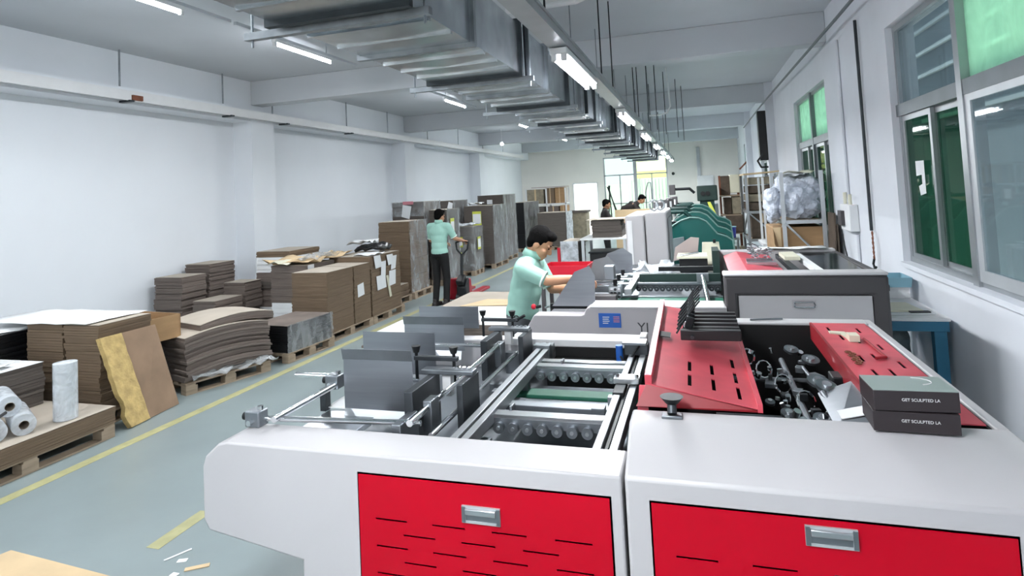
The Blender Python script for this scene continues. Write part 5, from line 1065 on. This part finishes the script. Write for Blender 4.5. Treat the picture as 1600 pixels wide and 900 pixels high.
    # trousers
    t_ = MB(T); t_.ball(hi + Vector((0, 0, .02)), (.16, .12, .12), 18, 10)
    for s, k in ((1, 'r'), (-1, 'l')):
        hp = hi + Vector((s * .085, 0, -.03)); t_.caps(hp, V_['kn' + k], .092, .066); t_.caps(V_['kn' + k], V_['an' + k] + Vector((0, 0, .02)), .066, .056)
    t_.build('trousers', trousers, o, 0, [('REMESH', {'mode': 'VOXEL', 'voxel_size': .012, 'use_smooth_shade': True}), ('SMOOTH', {'factor': .5, 'iterations': 4})])
    for k in 'rl':
        a = V_['an' + k]; f_ = MB(T); f_.caps((a.x, a.y - .05, .042), (a.x, a.y + .04, .046), .04, .042); f_.caps((a.x, a.y + .04, .042), (a.x, a.y + .13, .034), .042, .034); f_.box((a.x - .04, a.y - .085, .0), (a.x + .04, a.y + .16, .02))
        f_.caps((a.x, a.y - .02, .05), (a.x, a.y - .02, .1), .042, .045); f_.build('shoe', 'shoe', o, 0, [('REMESH', {'mode': 'VOXEL', 'voxel_size': .009, 'use_smooth_shade': True})])
    return o
# the man working at the second machine, seen from his right side, head bowed
person('man in mint polo shirt leaning over the second machine, head bowed', (-1.44, 4.98, 0), -90, dict(
    head=(0, .125, 1.305), pitch=34, neck=(0, .05, 1.195), chest=(0, .015, 1.05), waist=(0, -.03, .88), hip=(0, -.05, .76),
    shr=(.19, .03, 1.135), elr=(.19, .21, 1.05), wrr=(.11, .44, 1.055), hdr=(.08, .55, 1.035),
    shl=(-.19, .04, 1.135), ell=(-.19, .15, .93), wrl=(-.10, .36, .95), hdl=(-.04, .47, .94),
    knr=(.1, .02, .43), knl=(-.1, .05, .43), anr=(.1, -.1, .08), anl=(-.1, -.06, .08)), 'shirt', 'trouser_grey', size=1.12)
# the man with the pallet jack, seen from behind
person('man in mint polo shirt seen from behind, steering the pallet jack', (-4.37, 9.75, 0), -14, dict(
    head=(.0, .03, 1.555), pitch=10, yaw=-8, neck=(0, 0, 1.43), chest=(0, -.01, 1.27), waist=(0, -.01, 1.05), hip=(0, -.01, .90),
    shr=(.195, 0, 1.38), elr=(.26, .10, 1.16), wrr=(.27, .33, 1.10), hdr=(.27, .44, 1.08),
    shl=(-.195, 0, 1.38), ell=(-.24, .06, 1.13), wrl=(-.12, .27, 1.06), hdl=(-.04, .36, 1.05),
    knr=(.09, .05, .48), knl=(-.09, .0, .48), anr=(.1, .0, .08), anl=(-.09, -.06, .08)), 'shirt', 'trouser_dark')
person('man in dark shirt standing behind the grey sheet stack', (-2.2, 14.95, 0), -75, dict(
    head=(0, .04, 1.50), pitch=12, neck=(0, 0, 1.38), chest=(0, -.01, 1.2), waist=(0, -.02, 1.0), hip=(0, -.02, .86),
    shr=(.19, 0, 1.32), elr=(.22, .12, 1.08), wrr=(.16, .34, 1.05), hdr=(.14, .45, 1.05), shl=(-.19, 0, 1.32), ell=(-.22, .12, 1.08), wrl=(-.16, .34, 1.05), hdl=(-.14, .45, 1.05),
    knr=(.09, .02, .45), knl=(-.09, .02, .45), anr=(.1, -.02, .08), anl=(-.1, -.02, .08)), 'shirt_dark', 'trouser_dark', 'skin_dark', .012, False)
person('man in dark shirt bending forward over a tan board', (-2.05, 16.95, 0), -90, dict(
    head=(0, .58, 1.55), pitch=35, neck=(0, .47, 1.455), chest=(0, .30, 1.35), waist=(0, .08, 1.22), hip=(0, -.05, 1.0),
    shr=(.19, .40, 1.38), elr=(.2, .52, 1.16), wrr=(.14, .7, 1.12), hdr=(.12, .8, 1.12), shl=(-.19, .40, 1.38), ell=(-.2, .52, 1.16), wrl=(-.14, .7, 1.12), hdl=(-.12, .8, 1.12),
    knr=(.09, .0, .5), knl=(-.09, .05, .5), anr=(.1, -.08, .08), anl=(-.1, .02, .08)), 'shirt_dark', 'trouser_dark', 'skin_dark', .012, False)
o = thing('tan_panel', 'tan board panel in front of the bending man', 'board', (-1.6, 15.6, 0)); MB().box((-2.05, 15.6, .3), (-1.05, 15.65, 1.33)).build('board', 'kraft_light', o); 
for x in (-2.0, -1.15): MB().box((x, 15.65, 0), (x + .05, 15.7, 1.3)).build('post', 'wood', o)
MB().box((-1.06, 15.6, .9), (-.85, 15.68, 1.5)).build('upright_panel', 'cream', o)
o = thing('tripod_bars', 'black slanted bars before the far window', 'bars', (-3.2, 24, 0))
for a, b in (((-3.45, 24, 0), (-3.3, 24, 2.0)), ((-3.25, 24, 0), (-3.35, 24.1, 2.0)), ((-3.35, 24.05, 1.9), (-2.9, 24.3, 0)), ((-3.4, 24.05, 1.95), (-2.75, 24, 0))): MB().tube(a, b, .025, n=8).build('bar', 'iron', o)
tag(MB().path([(-1.75, 22, 0), (-1.75, 22, 1.7), (-1.66, 22, 2.02), (-1.56, 22, 2.02), (-1.54, 22, 1.6), (-1.54, 22, 0)], .02, 8).build('bent_bar', 'aluminium_dark'), 'bent dark bar standing before the far window', 'bar')

# pallet jack
o = thing('pallet_jack', 'red hand pallet jack steered by the man', 'pallet jack', (-4.05, 10.0, 0))
for x in (-4.42, -4.12): MB().box((x, 10.15, .07), (x + .15, 11.15, .12)).build('fork', 'jack_red', o, .01)
MB().prism([(9.98, .06), (9.98, .2), (10.05, .42), (10.16, .42), (10.2, .2), (10.2, .06)], 'x', -4.42, -3.97).build('body', 'jack_red', o, .02)
MB().slab([(-4.42, 9.9, .07), (-4.3, 9.9, .07), (-4.3, 10.0, .2), (-4.42, 10.0, .2)], .03).build('toe_guard', 'jack_red', o)
MB().prism([(9.86, .12), (9.86, .3), (9.98, .44), (10.05, .44), (10.05, .1)], 'x', -4.14, -3.96).build('pump', 'iron', o, .02)
for x in (-4.12, -3.99):
    wh = MB().tube((x - .028, 9.92, .095), (x + .028, 9.92, .095), .095, n=24).build('steer_wheel', 'black_plastic', o); MB().tube((x - .032, 9.92, .095), (x + .032, 9.92, .095), .05, n=18).build('wheel_hub', 'frame_light', wh)
MB().tube((-4.06, 9.93, .36), (-4.08, 10.04, .86), .027, n=12).build('tiller', 'iron', o)
MB().path([(-4.08, 10.04, .84), (-4.18, 10.06, .94), (-4.2, 10.08, 1.06), (-4.12, 10.09, 1.09), (-4.04, 10.09, 1.09), (-3.96, 10.08, 1.06), (-3.98, 10.06, .94), (-4.08, 10.04, .84)], .016, 8).build('handle', 'iron', o)
MB().cbox((-4.06, 9.9, .42), (.13, .2, .1), 0, .5).build('pump_cover', 'black_plastic', o, .015)
